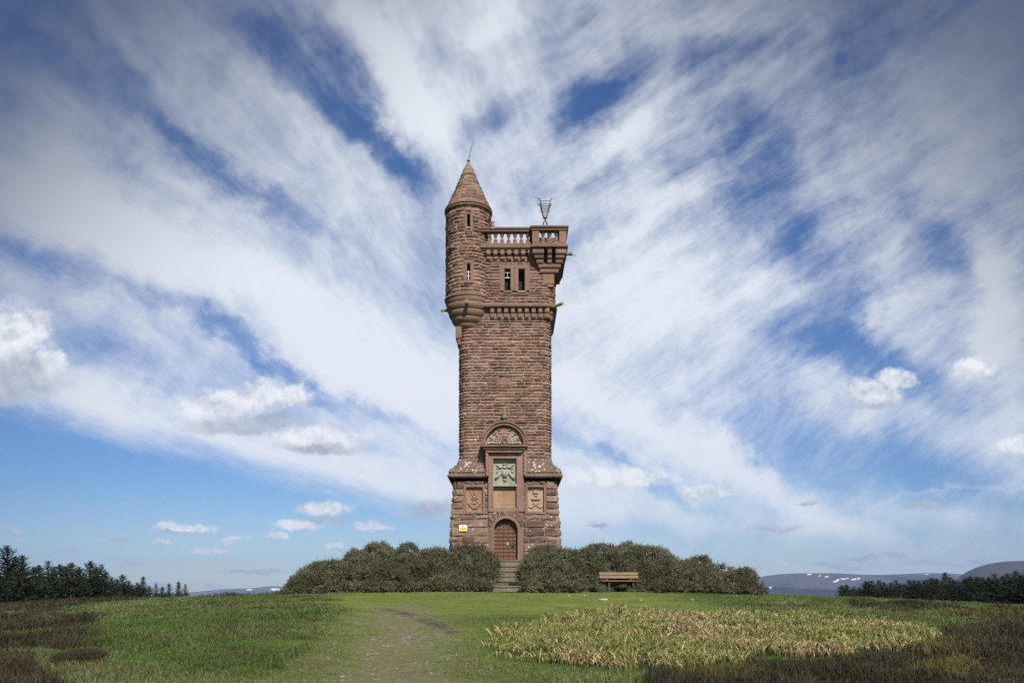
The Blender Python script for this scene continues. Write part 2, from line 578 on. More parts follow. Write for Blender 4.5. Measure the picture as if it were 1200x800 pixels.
M['mossy'] = stone_mat('yellow lichened stone', (0.17, 0.15, 0.06), (0.30, 0.27, 0.11), (0.40, 0.36, 0.16), 0.4, 0.5, 0.1, 0.5)
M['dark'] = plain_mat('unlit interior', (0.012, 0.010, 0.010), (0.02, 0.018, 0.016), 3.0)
M['door_wood'] = plain_mat('weathered red brown boards', (0.16, 0.075, 0.045), (0.29, 0.14, 0.085), 5.0, 0.7, 0.25, 0, (8, 1, 0.6))
M['iron'] = plain_mat('dark iron', (0.022, 0.019, 0.018), (0.05, 0.042, 0.037), 12.0, 0.6, 0.4)
M['rust'] = plain_mat('rusty iron', (0.055, 0.034, 0.025), (0.11, 0.066, 0.048), 14.0, 0.75, 0.3)
M['white'] = plain_mat('white paint', (0.74, 0.74, 0.72), (0.82, 0.82, 0.8), 6.0, 0.6, 0.3, bmp=0)
M['yellow'] = plain_mat('yellow sign sheet', (0.78, 0.50, 0.015), (0.84, 0.56, 0.02), 6.0, 0.5, 0.3, bmp=0)
M['black'] = plain_mat('black print', (0.03, 0.03, 0.02), (0.05, 0.045, 0.03), 6.0, 0.6, 0.2, bmp=0)
M['bench_wood'] = plain_mat('weathered orange timber', (0.15, 0.090, 0.052), (0.29, 0.185, 0.112), 5.0, 0.75, 0.2, 0, (0.5, 6, 6))
M['bench_seat'] = plain_mat('dull brown timber', (0.14, 0.080, 0.050), (0.24, 0.145, 0.09), 5.0, 0.75, 0.2, 0, (0.5, 6, 6))
M['concrete'] = plain_mat('shade darkened legs', (0.035, 0.032, 0.024), (0.07, 0.062, 0.048), 7.0)  # bench legs: the shade beneath the seat is put into this colour
M['track_rock'] = stone_mat('dull grey stone', (0.18, 0.17, 0.14), (0.29, 0.275, 0.235), (0.40, 0.385, 0.34), 0.3, 0.5)
M['rock'] = stone_mat('pale field stone', (0.26, 0.25, 0.21), (0.38, 0.37, 0.33), (0.5, 0.49, 0.45), 0.5, 0.8)
M['leaf'] = leaf_mat('evergreen foliage', 0.7)
M['needle'] = leaf_mat('spruce needles', 0.7)
M['blade'] = leaf_mat('grass blades', 0.6)
M['bark'] = plain_mat('spruce bark', (0.045, 0.035, 0.028), (0.08, 0.065, 0.05), 9.0, 0.9)


# ------------------------------------------------------------------ terrain
TCX, TCY = -0.35, 2.35                                   # tower axis


def terr(x, y):
    x = np.asarray(x, float); y = np.asarray(y, float)
    d = y + D0
    lin = -1.62 + 0.043 * d
    k = 0.12
    base = -k * np.log(np.exp(-lin / k) + math.exp(-0.14 / k))
    base = np.where(lin < -3, lin, base)
    base = np.maximum(base, -1.9)
    lat = 0.0011 * np.minimum(np.abs(x), 45.0) ** 2
    r = np.hypot(x, d - 30.0)
    q = np.maximum(r - 32.0, 0)
    drop = 0.06 * q * q / (q + 25.0)
    drop = 130.0 * np.tanh(drop / 130.0)
    rt = np.hypot(x - TCX, y - TCY)
    mound = 1.35 * sstep(4.55, 3.1, rt) * np.maximum(sstep(.95, 1.5, np.abs(x + .22)), sstep(0.2, 0.6, y))
    near = np.exp(-(r / 45.0) ** 2)
    bank = 0.22 * np.exp(-(((x + 6.0) / 3.2) ** 2 + ((d - 24.0) / 9.0) ** 2))
    path = -0.10 * np.exp(-((x - path_x(d)) / (0.055 * d + 0.5)) ** 2) * sstep(36, 22, d)
    rough = near * (0.16 * (fbm(x * 0.35 + 40, y * 0.35 + 90, 3) - 0.5) + 0.20 * (fbm(x * 1.1, y * 1.1 + 50, 4) - 0.5) * (0.25 + 0.75 * sstep(2.2, 4.5, np.abs(x - path_x(d)))))
    far = (1 - near) * 6.0 * (fbm(x * 0.006 + 5, y * 0.006 + 7, 4) - 0.5) * sstep(150, 600, r)
    return base - lat - drop + mound + bank + path + rough + far


def path_x(d):
    """the worn track: from the bottom of the photo up towards the steps"""
    px = np.interp(d, [8, 11, 15, 19, 24, 30, 38, 41], [455, 455, 468, 470, 468, 492, 570, 590])
    return (px - 600.0) * d / F


def ground_z(x, y): return float(terr(np.array([x]), np.array([y]))[0])


_gd = np.concatenate([np.arange(6, 60, 0.05)])


def ground_at(px, py):
    """where the sight line of a photo pixel meets the ground"""
    x = (px - 600.0) * _gd / F
    z = (HOR - py) * _gd / F
    t = terr(x, _gd - D0)
    i = np.nonzero(z <= t)[0]
    i = i[0] if len(i) else len(_gd) - 1
    return float(x[i]), float(_gd[i] - D0), float(t[i])


def poly_mask(px, py, poly, soft=6.0):
    """soft inside-test in ground-plan terms given by its outline as seen in the photo"""
    n = len(poly)
    inside = np.zeros(px.shape, bool)
    dist = np.full(px.shape, 1e9)
    for i in range(n):
        x1, y1 = poly[i]; x2, y2 = poly[(i + 1) % n]
        c = ((y1 > py) != (y2 > py)) & (px < (x2 - x1) * (py - y1) / ((y2 - y1) or 1e-9) + x1)
        inside ^= c
        ex, ey = x2 - x1, (y2 - y1) * 3
        t = np.clip(((px - x1) * ex + (py - y1) * 3 * ey) / (ex * ex + ey * ey), 0, 1)
        dist = np.minimum(dist, np.hypot(px - x1 - t * ex, (py - y1) * 3 - t * ey))
    return np.clip(np.where(inside, 0.5 + dist / (2 * soft), 0.5 - dist / (2 * soft)), 0, 1)


HEATH = [
    [(-120, 700), (-40, 712), (60, 716), (110, 722), (95, 735), (70, 742), (10, 742), (-120, 745)],
    [(-120, 745), (20, 742), (105, 742), (112, 754), (60, 760), (-120, 765)],
    [(-120, 706), (10, 706), (100, 700), (130, 697), (240, 692), (335, 689), (335, 694), (200, 697), (120, 705), (60, 714), (-40, 716)],
    [(-120, 792), (10, 790), (80, 797), (130, 830), (-120, 830)],
    [(-30, 765), (30, 768), (30, 790), (-30, 790)],
    [(760, 790), (830, 782), (900, 775), (1000, 768), (1075, 752), (1100, 738), (1140, 730), (1330, 732), (1330, 840), (700, 840)],
    [(1000, 706), (1080, 708), (1120, 714), (1060, 716), (1010, 713)],
    [(1170, 712), (1330, 712), (1330, 728), (1160, 722)],
]
DRY = [
    [(850, 703), (900, 700), (1000, 706), (1330, 712), (1330, 735), (1100, 738), (1080, 728), (950, 716), (870, 712)],
    [(-120, 755), (60, 758), (150, 775), (330, 790), (340, 830), (-120, 830)],
    [(60, 705), (150, 700), (230, 703), (200, 715), (110, 728), (70, 722)],
    [(330, 800), (345, 770), (380, 745), (395, 720), (410, 760), (380, 830), (320, 830)],
    [(530, 740), (560, 760), (590, 780), (640, 800), (640, 830), (560, 830), (520, 790)],
    [(700, 785), (850, 782), (760, 800), (600, 815), (640, 790)],
]
ERODED = [(432, 711), (470, 714), (520, 726), (545, 743), (534, 750), (514, 740), (480, 724), (445, 716)]
BED = [(577, 759), (592, 738), (640, 726), (690, 719), (740, 716), (800, 718), (870, 722), (950, 724), (1030, 730), (1082, 738), (1096, 748), (1062, 760),
       (990, 768), (900, 772), (850, 780), (760, 786), (680, 781), (620, 775), (585, 770)]


def masks(x, y, z):
    d = np.maximum(y + D0, 1.0)
    px = 600 + F * x / d; py = HOR - F * z / d
    wob = 26 * (fbm(x * 0.7 + 3, y * 0.7 + 8, 3) - 0.5)
    px2 = px + wob; py2 = py + 0.32 * wob
    near = (d > 7)
    he = np.zeros(x.shape); dr = np.zeros(x.shape)
    for p in HEATH: he = np.maximum(he, poly_mask(px2, py2, p, 17))
    for p in DRY: dr = np.maximum(dr, poly_mask(px2, py2, p, 26))
    bed = poly_mask(px + wob * .9, py + .3 * wob, BED, 12)
    hw = np.interp(d, [8, 11, 15, 20, 26, 33], [1.75, 1.65, 1.55, 1.5, 1.3, 0.5])
    pth = np.clip(1.25 - np.abs(x - path_x(d)) / np.maximum(hw, 0.05), 0, 1) * sstep(35, 25, d)
    bankd = poly_mask(px2, py2, ERODED, 7)
    lawn = sstep(33, 22, d) * np.exp(-((x - path_x(d)) / 2.1) ** 2)
    lawn = np.maximum(lawn, sstep(20, 26, d) * sstep(-9.5, -6, x) * sstep(9, 5, x))
    far = sstep(46, 52, d + 0.0 * x)
    he = np.maximum(he, 0.0) * near
    masks.eroded = bankd * near
    return he, dr * near, bed * near, np.maximum(pth, 1.3 * bankd) * near, np.clip(lawn, 0, 1), far


def build_ground():
    def axis(lo, hi, step, far, g=1.22):
        a = list(np.arange(lo, hi + 1e-6, step))
        s = step; v = hi
        while v < far: s *= g; v += s; a.append(v)
        s = step; v = lo; pre = []
        while v > -far: s *= g; v -= s; pre.append(v)
        return np.array(pre[::-1] + a)
    xs = axis(-34, 34, 0.2, 9500)
    ys = axis(-36, 14, 0.2, 9500)
    Xg, Yg = np.meshgrid(xs, ys)
    x, y = Xg.ravel(), Yg.ravel()
    z = terr(x, y)
    nx, ny = len(xs), len(ys)
    i = np.arange(ny - 1)[:, None] * nx + np.arange(nx - 1)[None, :]
    Fc = np.stack([i, i + 1, i + nx + 1, i + nx], -1).reshape(-1, 4)
    he, dr, bed, pth, lawn, far = masks(x, y, z)
    r = np.hypot(x, y + 12)
    mo = sstep(60, 140, r)
    me = npmesh('ground', np.c_[x, y, z], Fc, {'heath': np.maximum(he, mo * 0.75), 'dry': np.maximum(dr, mo * 0.3), 'track': pth, 'lawn': lawn, 'soil': bed, 'eroded': masks.eroded}, True)
    m, nt, b = new_mat('hilltop turf and track', 0.95, 0.1)
    p = objco()
    n1 = noise(p, 0.8, 5.0, 0.65); n2 = noise(p, 6.0, 6.0, 0.7); n3 = noise(p, 30.0, 4.0, 0.7)
    g = ramp(n1 * 0.6 + n2 * 0.4, [(0.35, (0.030, 0.055, 0.012)), (0.5, (0.058, 0.095, 0.020)), (0.66, (0.095, 0.125, 0.030))])
    la = ramp(n1 * 0.5 + n2 * 0.5, [(0.35, (0.095, 0.125, 0.024)), (0.5, (0.160, 0.185, 0.042)), (0.66, (0.22, 0.225, 0.07))])
    col = mixc(attr('lawn') * 0.75, g, la)
    dry = ramp(n2 * 0.6 + n3 * 0.4, [(0.3, (0.055, 0.050, 0.020)), (0.5, (0.11, 0.095, 0.042)), (0.7, (0.21, 0.18, 0.10))])
    col = mixc((attr('dry') + (n1 - 0.5) * 0.8).smooth(0.3, 0.9) * 0.55, col, dry)
    hea = ramp(n2 * 0.6 + n3 * 0.4, [(0.3, (0.014, 0.012, 0.007)), (0.55, (0.036, 0.031, 0.016)), (0.75, (0.070, 0.060, 0.032))])
    col = mixc((attr('heath') + (n2 - 0.5) * 0.5).smooth(0.35, 0.65), col, hea)
    dirt = ramp(n2 * 0.5 + n3 * 0.5, [(0.3, (0.075, 0.062, 0.036)), (0.5, (0.155, 0.135, 0.080)), (0.72, (0.27, 0.245, 0.175))])
    tr = (attr('track') * 0.95 + (noise(p, 1.6, 5.0, 0.65) - 0.5) * 2.3 + (n2 - 0.5) * 1.1 - 0.17).smooth(0.22, 0.80)
    col = mixc(tr * 0.85, col, dirt)
    col = mixc((attr('eroded') * 0.85 + (noise(p, 2.2, 5.0, 0.7) - 0.55) * 3.2 * attr('eroded') + (n2 - 0.5) * 0.6).smooth(0.40, 0.80) * 0.75, col, ramp(n3, [(0.35, (0.035, 0.026, 0.018)), (0.65, (0.085, 0.066, 0.046))]))
    col = mixc(attr('soil') * 0.8, col, (0.030, 0.028, 0.014))
    nt.links.new(col.s, b.inputs['Base Color'])
    bump(b, n2 * 0.6 + n3 * 0.5, 0.8, 0.05)
    o = link('ground', me, m)
    tag(o, kind='structure')


build_ground()
# ------------------------------------------------------------------ the tower
TZ = 1.70                                                 # door sill
HW = 2.35                                                 # half width of the shaft
tower = empty('monument_tower', (TCX, TCY, 0.0))
tag(tower, 'tall red sandstone monument tower with a corner turret, carved panels and an arched door', 'tower')


def rr_pt(s, hx, hy, r):
    """rounded rectangle round the tower axis; s runs from the middle of the front to the right"""
    ax, ay = hx - r, hy - r
    q = math.pi * r / 2
    segs = [(ax, 0), (q, 1), (2 * ay, 2), (q, 3), (2 * ax, 4), (q, 5), (2 * ay, 6), (q, 7), (ax, 8)]
    per = sum(l for l, _ in segs)
    s %= per
    for l, k in segs:
        if s <= l or k == 8: break
        s -= l
    if k == 0: return (TCX + s, TCY - hy, 0, -1)
    if k == 8: return (TCX - ax + s, TCY - hy, 0, -1)
    if k == 2: return (TCX + hx, TCY - ay + s, 1, 0)
    if k == 4: return (TCX + ax - s, TCY + hy, 0, 1)
    if k == 6: return (TCX - hx, TCY + ay - s, -1, 0)
    a = s / max(r, 1e-6)
    cx, cy, a0 = {1: (ax, -ay, -90), 3: (ax, ay, 0), 5: (-ax, ay, 90), 7: (-ax, -ay, 180)}[k]
    t = R(a0) + a
    return (TCX + cx + r * math.cos(t), TCY + cy + r * math.sin(t), math.cos(t), math.sin(t))


def rr_per(hx, hy, r): return 4 * (hx - r) + 4 * (hy - r) + 2 * math.pi * r


def stone_wall(mb, back, path, per, z0, z1, ch, sl, holes=(), rough=0.035, joint=0.012, depth=0.03, jit=0.25, seed=1, wob=0.0, curved=True):
    """rock-faced courses: every stone its own lumpy block in front of a mortar bed.
    path(s, z) -> x, y, nx, ny; holes: (s0, s1, z0, z1)"""
    rnd = random.Random(seed)
    z = z0
    first = True
    while z < z1 - 0.02:
        h = ch * rnd.uniform(1 - jit, 1 + jit)
        if z + h > z1 - ch * 0.4: h = z1 - z
        rects = [(-per / 2, per / 2, z, z + h)]
        for (a, b_, c, d_) in holes:
            nr = []
            for (s0, s1, y0, y1) in rects:
                if b_ <= s0 or a >= s1 or d_ <= y0 or c >= y1: nr.append((s0, s1, y0, y1)); continue
                if a > s0: nr.append((s0, a, y0, y1))
                if b_ < s1: nr.append((b_, s1, y0, y1))
                m0, m1 = max(a, s0), min(b_, s1)
                if c > y0: nr.append((m0, m1, y0, c))
                if d_ < y1: nr.append((m0, m1, d_, y1))
            rects = nr
        for (s0, s1, y0, y1) in rects:
            # mortar bed
            n = max(1, int((s1 - s0) / 0.22)) if curved else max(1, int((s1 - s0) / 0.6))
            vv, ff = [], []
            for i in range(n + 1):
                s = s0 + (s1 - s0) * i / n
                for zz in (y0, y1):
                    x, y, nx, ny = path(s, zz)
                    vv.append((x, y, zz))
            for i in range(n): ff.append((2 * i, 2 * i + 2, 2 * i + 3, 2 * i + 1))
            back.add(vv, ff, rnd.random())
            if y1 - y0 < 0.035: continue
            # stones
            s = s0
            off = rnd.uniform(0.2, 1.0) if s0 <= -per / 2 + 1e-6 else 1.0
            while s < s1 - 1e-4:
                l = rnd.uniform(*sl) * off
                off = 1.0
                if s + l > s1 - sl[0] * 0.6: l = s1 - s
                r0 = rnd.random()
                p_ = rnd.uniform(0.3, 1.0) * depth
                us = [0, min(0.16, 0.05 / l), 0.35, 0.68, 1 - min(0.16, 0.05 / l), 1]
                hh = y1 - y0
                e = min(0.28, 0.045 / hh)
                ws = [0, e, 0.5, 1 - e, 1]
                vv, ff = [], []
                j2 = joint * 0.5
                top_out = rnd.uniform(-0.6, 1.0)
                for iu, uu in enumerate(us):
                    sx = s + j2 + (l - 2 * j2) * uu
                    for iw, ww in enumerate(ws):
                        zz = y0 + j2 + (hh - 2 * j2) * ww
                        x, y, nx, ny = path(sx, zz)
                        edge = iu in (0, len(us) - 1) or iw in (0, len(ws) - 1)
                        o = -0.004 if edge else 0.008 + p_ + rnd.uniform(-0.5, 1.0) * rough + top_out * rough * (ww - 0.4)
                        if not edge and iw == 2: o += rough * 0.4
                        vv.append((x + nx * o, y + ny * o, zz + (rnd.uniform(-1, 1) * wob if not edge else 0)))
                nw = len(ws)
                for iu in range(len(us) - 1):
                    for iw in range(nw - 1):
                        a = iu * nw + iw
                        ff.append((a, a + nw, a + nw + 1, a + 1))
                mb.add(vv, ff, r0)
                s += l
        z += h


def tz(py, y=0.0): return Z(py, y)


# ---- base: battered, square-cornered, big rock-faced blocks
zb0, zb1 = -0.25, Z(563, -0.26)
zb_ref = Z(650, -0.45)


def base_hw(z):
    t = (z - zb_ref) / (zb1 - zb_ref)
    return 2.83 - 0.235 * t


def base_path(s, z):
    hw = base_hw(z)
    return rr_pt(s, hw, hw, 0.10)


def yb(z): return TCY - base_hw(z)                        # front plane of the base


DX0, DX1 = X(579, -0.45), X(606.6, -0.45)
DC = (DX0 + DX1) / 2
DR = (DX1 - DX0) / 2
DSP = Z(621, -0.45)                                      # springing of the door arch
DTOP = DSP + DR
FX0, FX1 = X(569.5, -0.5), X(616.5, -0.5)               # the frontispiece
mb, bk = MB(), MB()
pan_l = (X(543.5, -.4), X(568, -.4), Z(600.5, -.4), Z(567.5, -.4))
pan_r = (X(616, -.4), X(640, -.4), Z(600.5, -.4), Z(567.5, -.4))
sur = (X(572.5, -.45), X(613, -.45), TZ - 0.02, Z(594, -.45))
holes = [(pan_l[0] - TCX, pan_l[1] - TCX, pan_l[2], pan_l[3]), (pan_r[0] - TCX, pan_r[1] - TCX, pan_r[2], pan_r[3]),
         (sur[0] - TCX, sur[1] - TCX, sur[2], sur[3]), (FX0 - TCX, FX1 - TCX, Z(600, -.45), zb1 + 0.1)]
holes[-1] = (X(573.2, -.52) - TCX, X(612.8, -.52) - TCX, Z(600, -.45), zb1 + 0.1)
PB = rr_per(2.7, 2.7, 0.1)
stone_wall(mb, bk, base_path, PB, zb0, Z(603, -.42), 0.40, (0.6, 1.35), holes, 0.055, 0.028, 0.035, 0.14, 3, curved=False)
stone_wall(mb, bk, base_path, PB, Z(603, -.42), zb1, 0.33, (0.4, 0.95), holes, 0.04, 0.02, 0.03, 0.2, 4, curved=False)
ob = mb.build('base_wall', M['stone_base'], tower)
cb = MB(); cb.box(TCX - 2.2, TCX + 2.2, TCY - 2.12, TCY + 2.2, zb0 + .1, Z(545, 0)); cb.build('wall_core', M['dark'], ob)
bk.build('mortar_bed', M['mortar'], ob)

# ---- sloping ledge between base and shaft, cable moulding under it
mb = MB()
za, zc_, zd = Z(556.5, -.3), Z(553, -.34), Z(538, 0)
cut0, cut1 = FX0 + 0.02, FX1 - 0.02


def ring_ledge(mb, prof, cut=None, r=0.12):
    """profile (half width, z) taken round the tower; the front is left open between cut"""
    n = 28
    ts = np.linspace(0, 1, n * 4 + 1)
    vv, ff = [], []
    loops = []
    for hw, z in prof:
        rr = max(r, 0.02)
        per = rr_per(hw, hw, rr)
        if cut:
            s0, s1 = cut[1] - TCX, per + (cut[0] - TCX)
        else:
            s0, s1 = 0, per
        loops.append([rr_pt(s0 + (s1 - s0) * t, hw, hw, rr)[:2] + (z,) for t in ts])
    m = len(ts)
    for lp in loops: vv += lp
    for i in range(len(prof) - 1):
        for k in range(m - 1):
            ff.append((i * m + k, i * m + k + 1, (i + 1) * m + k + 1, (i + 1) * m + k))
    if cut:
        ff.append([i * m for i in range(len(prof))][::-1])
        ff.append([i * m + m - 1 for i in range(len(prof))])
    mb.add(vv, ff, 0.5)


zl = [Z(559.5, -.3), Z(556, -.36), Z(553, -.36), Z(552.4, -.36), Z(549.8, -.28), Z(549.2, -.28), Z(548.6, -.2), Z(548.2, -.2), Z(545.4, -.16), Z(544.6, -.1), Z(544.2, -.1), Z(537.5, 0)]
hl = [2.60, 2.80, 2.87, 2.86, 2.80, 2.79, 2.66, 2.665, 2.60, 2.48, 2.485, 2.36]
ring_ledge(mb, [(2.55, zl[0] - 0.01)] + list(zip(hl, zl)), (cut0, cut1), 0.14)
ob = mb.build('sloping_ledge', M['ledge'], tower)
zr = Z(557.5, -.36)
for nm, p0, p1 in (('left', (TCX - 2.80, TCY - 2.80, zr), (FX0 + 0.08, TCY - 2.80, zr)), ('right', (FX1 - 0.08, TCY - 2.80, zr), (TCX + 2.80, TCY - 2.80, zr)),
                   ('a', (TCX - 2.80, TCY - 2.8, zr), (TCX - 2.80, TCY + 2.8, zr)), ('b', (TCX + 2.80, TCY - 2.8, zr), (TCX + 2.80, TCY + 2.8, zr))):
    mb = MB(); mb.rope(p0, p1, 0.105, 0.24); mb.build('cable_moulding', M['trim'], tower, smooth=True)

# ---- shaft
zs0, zs1 = Z(541, 0), Z(371, 0)
mb, bk = MB(), MB()
PS = rr_per(HW, HW, 0.55)
sh_path = lambda s, z: rr_pt(s, HW, HW, 0.55)
tym_c = X(591.2, -0.45); tym_z = Z(521.5, -.55)
holes = [(X(575, 0) - TCX, X(608, 0) - TCX, zs0 - 1, Z(523, 0)),
         (X(583.5, 0) - TCX, X(598.5, 0) - TCX, Z(451.5, 0), Z(442.5, 0))]
stone_wall(mb, bk, sh_path, PS, zs0, zs1, 0.152, (0.24, 0.85), holes, 0.029, 0.018, 0.021, 0.28, 5)
ob = mb.build('shaft_wall', M['stone'], tower)
bk.build('mortar_bed', M['mortar'], ob)
mb = MB(); mb.box(X(583.7), X(598.3), -0.035, 0.25, Z(451.3), Z(442.7)); mb.build('plain_stone_tablet', M['dressed'], tower, bevel=0.012)

# ---- upper storey with square blocks at the corner, windows
HU = 2.54
zu0, zu1 = Z(357, -.2), Z(291, -.2)
WIN = [(X(591.3, -.2), X(598.2, -.2)), (X(607.6, -.2), X(615.0, -.2))]
WZ0, WZ1 = Z(341, -.2), Z(315, -.2)
fx0, fx1 = X(585.5, -.2), X(620.5, -.2)
fz0, fz1 = Z(345.5, -.2), Z(310, -.2)
mb, bk = MB(), MB()
up_path = lambda s, z: rr_pt(s, HU, HU, 0.6)
PU = rr_per(HU, HU, 0.6)
stone_wall(mb, bk, up_path, PU, zu0 - 0.03, zu1, 0.152, (0.24, 0.8), [(fx0 - TCX, fx1 - TCX, fz0, fz1)], 0.029, 0.018, 0.021, 0.28, 8)
ob = mb.build('upper_wall', M['stone'], tower)
bk.build('mortar_bed', M['mortar'], ob)
yu = TCY - HU
for i, (a, b_) in enumerate(WIN):
    w = MB()
    m_ = (WIN[0][1] + WIN[1][0]) / 2
    L0 = fx0 if i == 0 else m_ + 0.004
    L1 = m_ - 0.004 if i == 0 else fx1
    w.box(L0, a, yu - 0.05, yu + 0.45, WZ0, WZ1); w.box(b_, L1, yu - 0.05, yu + 0.45, WZ0, WZ1)
    w.box(L0, L1, yu - 0.05, yu + 0.45, WZ1, fz1); w.box(L0, L1, yu - 0.05, yu + 0.45, fz0, WZ0 - 0.07)
    wo = w.build('window', M['dressed'], tower, bevel=0.015)
    s_ = MB(); s_.box(a - 0.05, b_ + 0.05, yu - 0.10, yu + 0.35, WZ0 - 0.09, WZ0 - 0.003); s_.build('sill', M['mossy'] if i else M['cap'], wo, bevel=0.015)
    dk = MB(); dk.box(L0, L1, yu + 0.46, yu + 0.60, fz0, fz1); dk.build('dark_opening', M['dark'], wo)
    if i == 0:
        g = MB()
        c_ = (a + b_) / 2
        zt = WZ0 + (WZ1 - WZ0) * 0.62
        g.box(c_ - 0.009, c_ + 0.009, yu + 0.10, yu + 0.13, zt, WZ1 - 0.13)
        g.box(a + 0.02, b_ - 0.02, yu + 0.094, yu + 0.097, zt + 0.27, zt + 0.285)
        g.box(a + 0.01, b_ - 0.01, yu + 0.094, yu + 0.097, zt, zt + 0.025)
        g.build('window_bars', M['white'], wo)

# ---- corbel table under the upper storey
STR = MB(); ring_ledge(STR, [(HW + 0.02, Z(360.2, -.2)), (HU + 0.10, Z(359.6, -.25)), (HU + 0.13, Z(358, -.3)), (HU + 0.12, Z(356.3, -.3)), (HU - 0.02, Z(354.5, -.2))], None, 0.66)
STR.build('string_course', M['trim'], tower)
BK = MB(); ring_ledge(BK, [(HW + 0.0, Z(372, 0)), (HW + 0.012, Z(371.5, 0)), (HW + 0.03, Z(360.5, 0)), (HW + 0.01, Z(360, 0))], None, 0.55)
BK.build('corbel_bed', M['dressed'], tower)


def corbel_mesh(w, h, d1, d2):
    """two-step corbel; origin at its top back edge, sticking out towards -y"""
    mb = MB()
    mid = -h * 0.5
    mb.prism_side([(0.02, 0), (-d1, 0), (-d1, mid * 0.72), (-d1 * 0.86, mid), (0.02, mid)], -w / 2, w / 2, 0.6)
    mb.prism_side([(0.02, mid - 0.006), (-d2, mid - 0.006), (-d2, -h * 0.86), (-d2 * 0.55, -h), (0.02, -h)], -w / 2, w / 2, 0.4)
    me = bpy.data.meshes.new('corbel')
    me.from_pydata(mb.v, [], mb.f)
    a = me.attributes.new('rnd', 'FLOAT', 'POINT'); a.data.foreach_set('value', np.asarray(mb.r, np.float32))
    me.materials.append(M['dressed'])
    return me


def row_of(me, name, pts, parent):
    org = world_origin(parent)
    for x, y, z, rz in pts:
        o = bpy.data.objects.new(name, me)
        COL.objects.link(o)
        o.parent = parent
        o.location = Vector((x, y, z)) - org
        o.rotation_euler = (0, 0, rz)


cm = corbel_mesh(0.19, Z(360.3, -.1) - Z(373.0, -.1), 0.21, 0.135)
zc = Z(360.3, -.1)
pts = []
for px in np.arange(577.0, 642.0, 8.05): pts.append((X(px, -.1), TCY - HW, zc, 0))
for t in (-66, -42, -18):
    pts.append((TCX + HW - .55 + .55 * math.cos(R(t)), TCY - HW + .55 + .55 * math.sin(R(t)), zc, R(t + 90)))
for k in range(9): pts.append((TCX + HW, TCY - 1.55 + 0.37 * k, zc, R(90)))
for k in range(7): pts.append((TCX - HW, TCY - 0.65 + 0.37 * k, zc, R(-90)))
row_of(cm, 'corbel', pts, tower)

# ---- parapet: corbels, cornice, balustrade, coping
HP = HU + 0.27
zp_c0, zp_c1 = Z(304.5, -.3), Z(292.5, -.45)
cm2 = corbel_mesh(0.19, zp_c1 - zp_c0, 0.24, 0.13)
pts = [(X(px, -.3), TCY - HU, zp_c1, 0) for px in np.arange(572.5, 622, 8.1)]
for k in range(7): pts.append((TCX + HU, TCY - 0.95 + 0.42 * k, zp_c1, R(90)))
for k in range(7): pts.append((TCX - HU, TCY - 0.75 + 0.42 * k, zp_c1, R(-90)))
row_of(cm2, 'parapet_corbel', pts, tower)
ZD = Z(288, -.5)                                         # deck
mb = MB()
ring_ledge(mb, [(HU - 0.3, Z(292.6, -.45)), (HP - 0.04, Z(292.4, -.48)), (HP, Z(291, -.5)), (HP + 0.05, Z(290, -.5)), (HP + 0.05, Z(288.6, -.5)), (HP - 0.02, Z(287.8, -.5)), (HP - 0.05, Z(284, -.5)), (HP - 0.34, Z(284, -.5)), (HP - 0.34, ZD - 0.1)], None, 0.12)
mb.box(TCX - HP + 0.1, TCX + HP - 0.1, TCY - HP + 0.1, TCY + HP - 0.1, ZD - 0.28, ZD - 0.12)
mb.build('parapet_cornice', M['trim'], tower)
yp = TCY - HP
zc0, zc1 = Z(270.8, -.52), Z(266, -.52)


def coping(x0, x1, y0, y1, z0, z1, mat='trim'):
    mb = MB()
    mb.box(x0, x1, y0, y1, z0, z1 - 0.10)
    mb.box(x0 - 0.05, x1 + 0.05, y0 - 0.05, y1 + 0.05, z1 - 0.098, z1)
    mb.build('coping', M[mat], tower, bevel=0.015)


BX0, BX1 = X(622.5, -.75), X(665, -.75)                  # corner balcony
BY0 = -0.76; BY1 = BY0 + (BX1 - BX0)
coping(X(561, -.5), BX0 - 0.06, yp - 0.03, yp + 0.33, zc0, zc1)
coping(TCX - HP, TCX - HP + 0.33, TCY - 1.0, TCY + HP - 0.4, zc0, zc1)
coping(TCX + HP - 0.33, TCX + HP, BY1 + 0.08, TCY + HP - 0.4, zc0, zc1)
coping(TCX - HP, TCX + HP, TCY + HP - 0.33, TCY + HP, zc0, zc1)


def baluster_mesh(h, r):
    mb = MB()
    mb.box(-r, r, -r, r, 0, h * 0.14)
    mb.lathe(0, 0, [(r * 0.75, h * 0.142), (r * 0.95, h * 0.22), (r * 0.92, h * 0.32), (r * 0.5, h * 0.50), (r * 0.5, h * 0.6), (r * 0.85, h * 0.68), (r * 0.9, h * 0.76), (r * 0.6, h * 0.84), (r * 0.62, h * 0.858)], 12)
    mb.box(-r, r, -r, r, h * 0.86, h)
    me = bpy.data.meshes.new('baluster')
    me.from_pydata(mb.v, [], mb.f)
    a = me.attributes.new('rnd', 'FLOAT', 'POINT'); a.data.foreach_set('value', np.asarray(mb.r, np.float32))
    me.materials.append(M['dressed'])
    return me


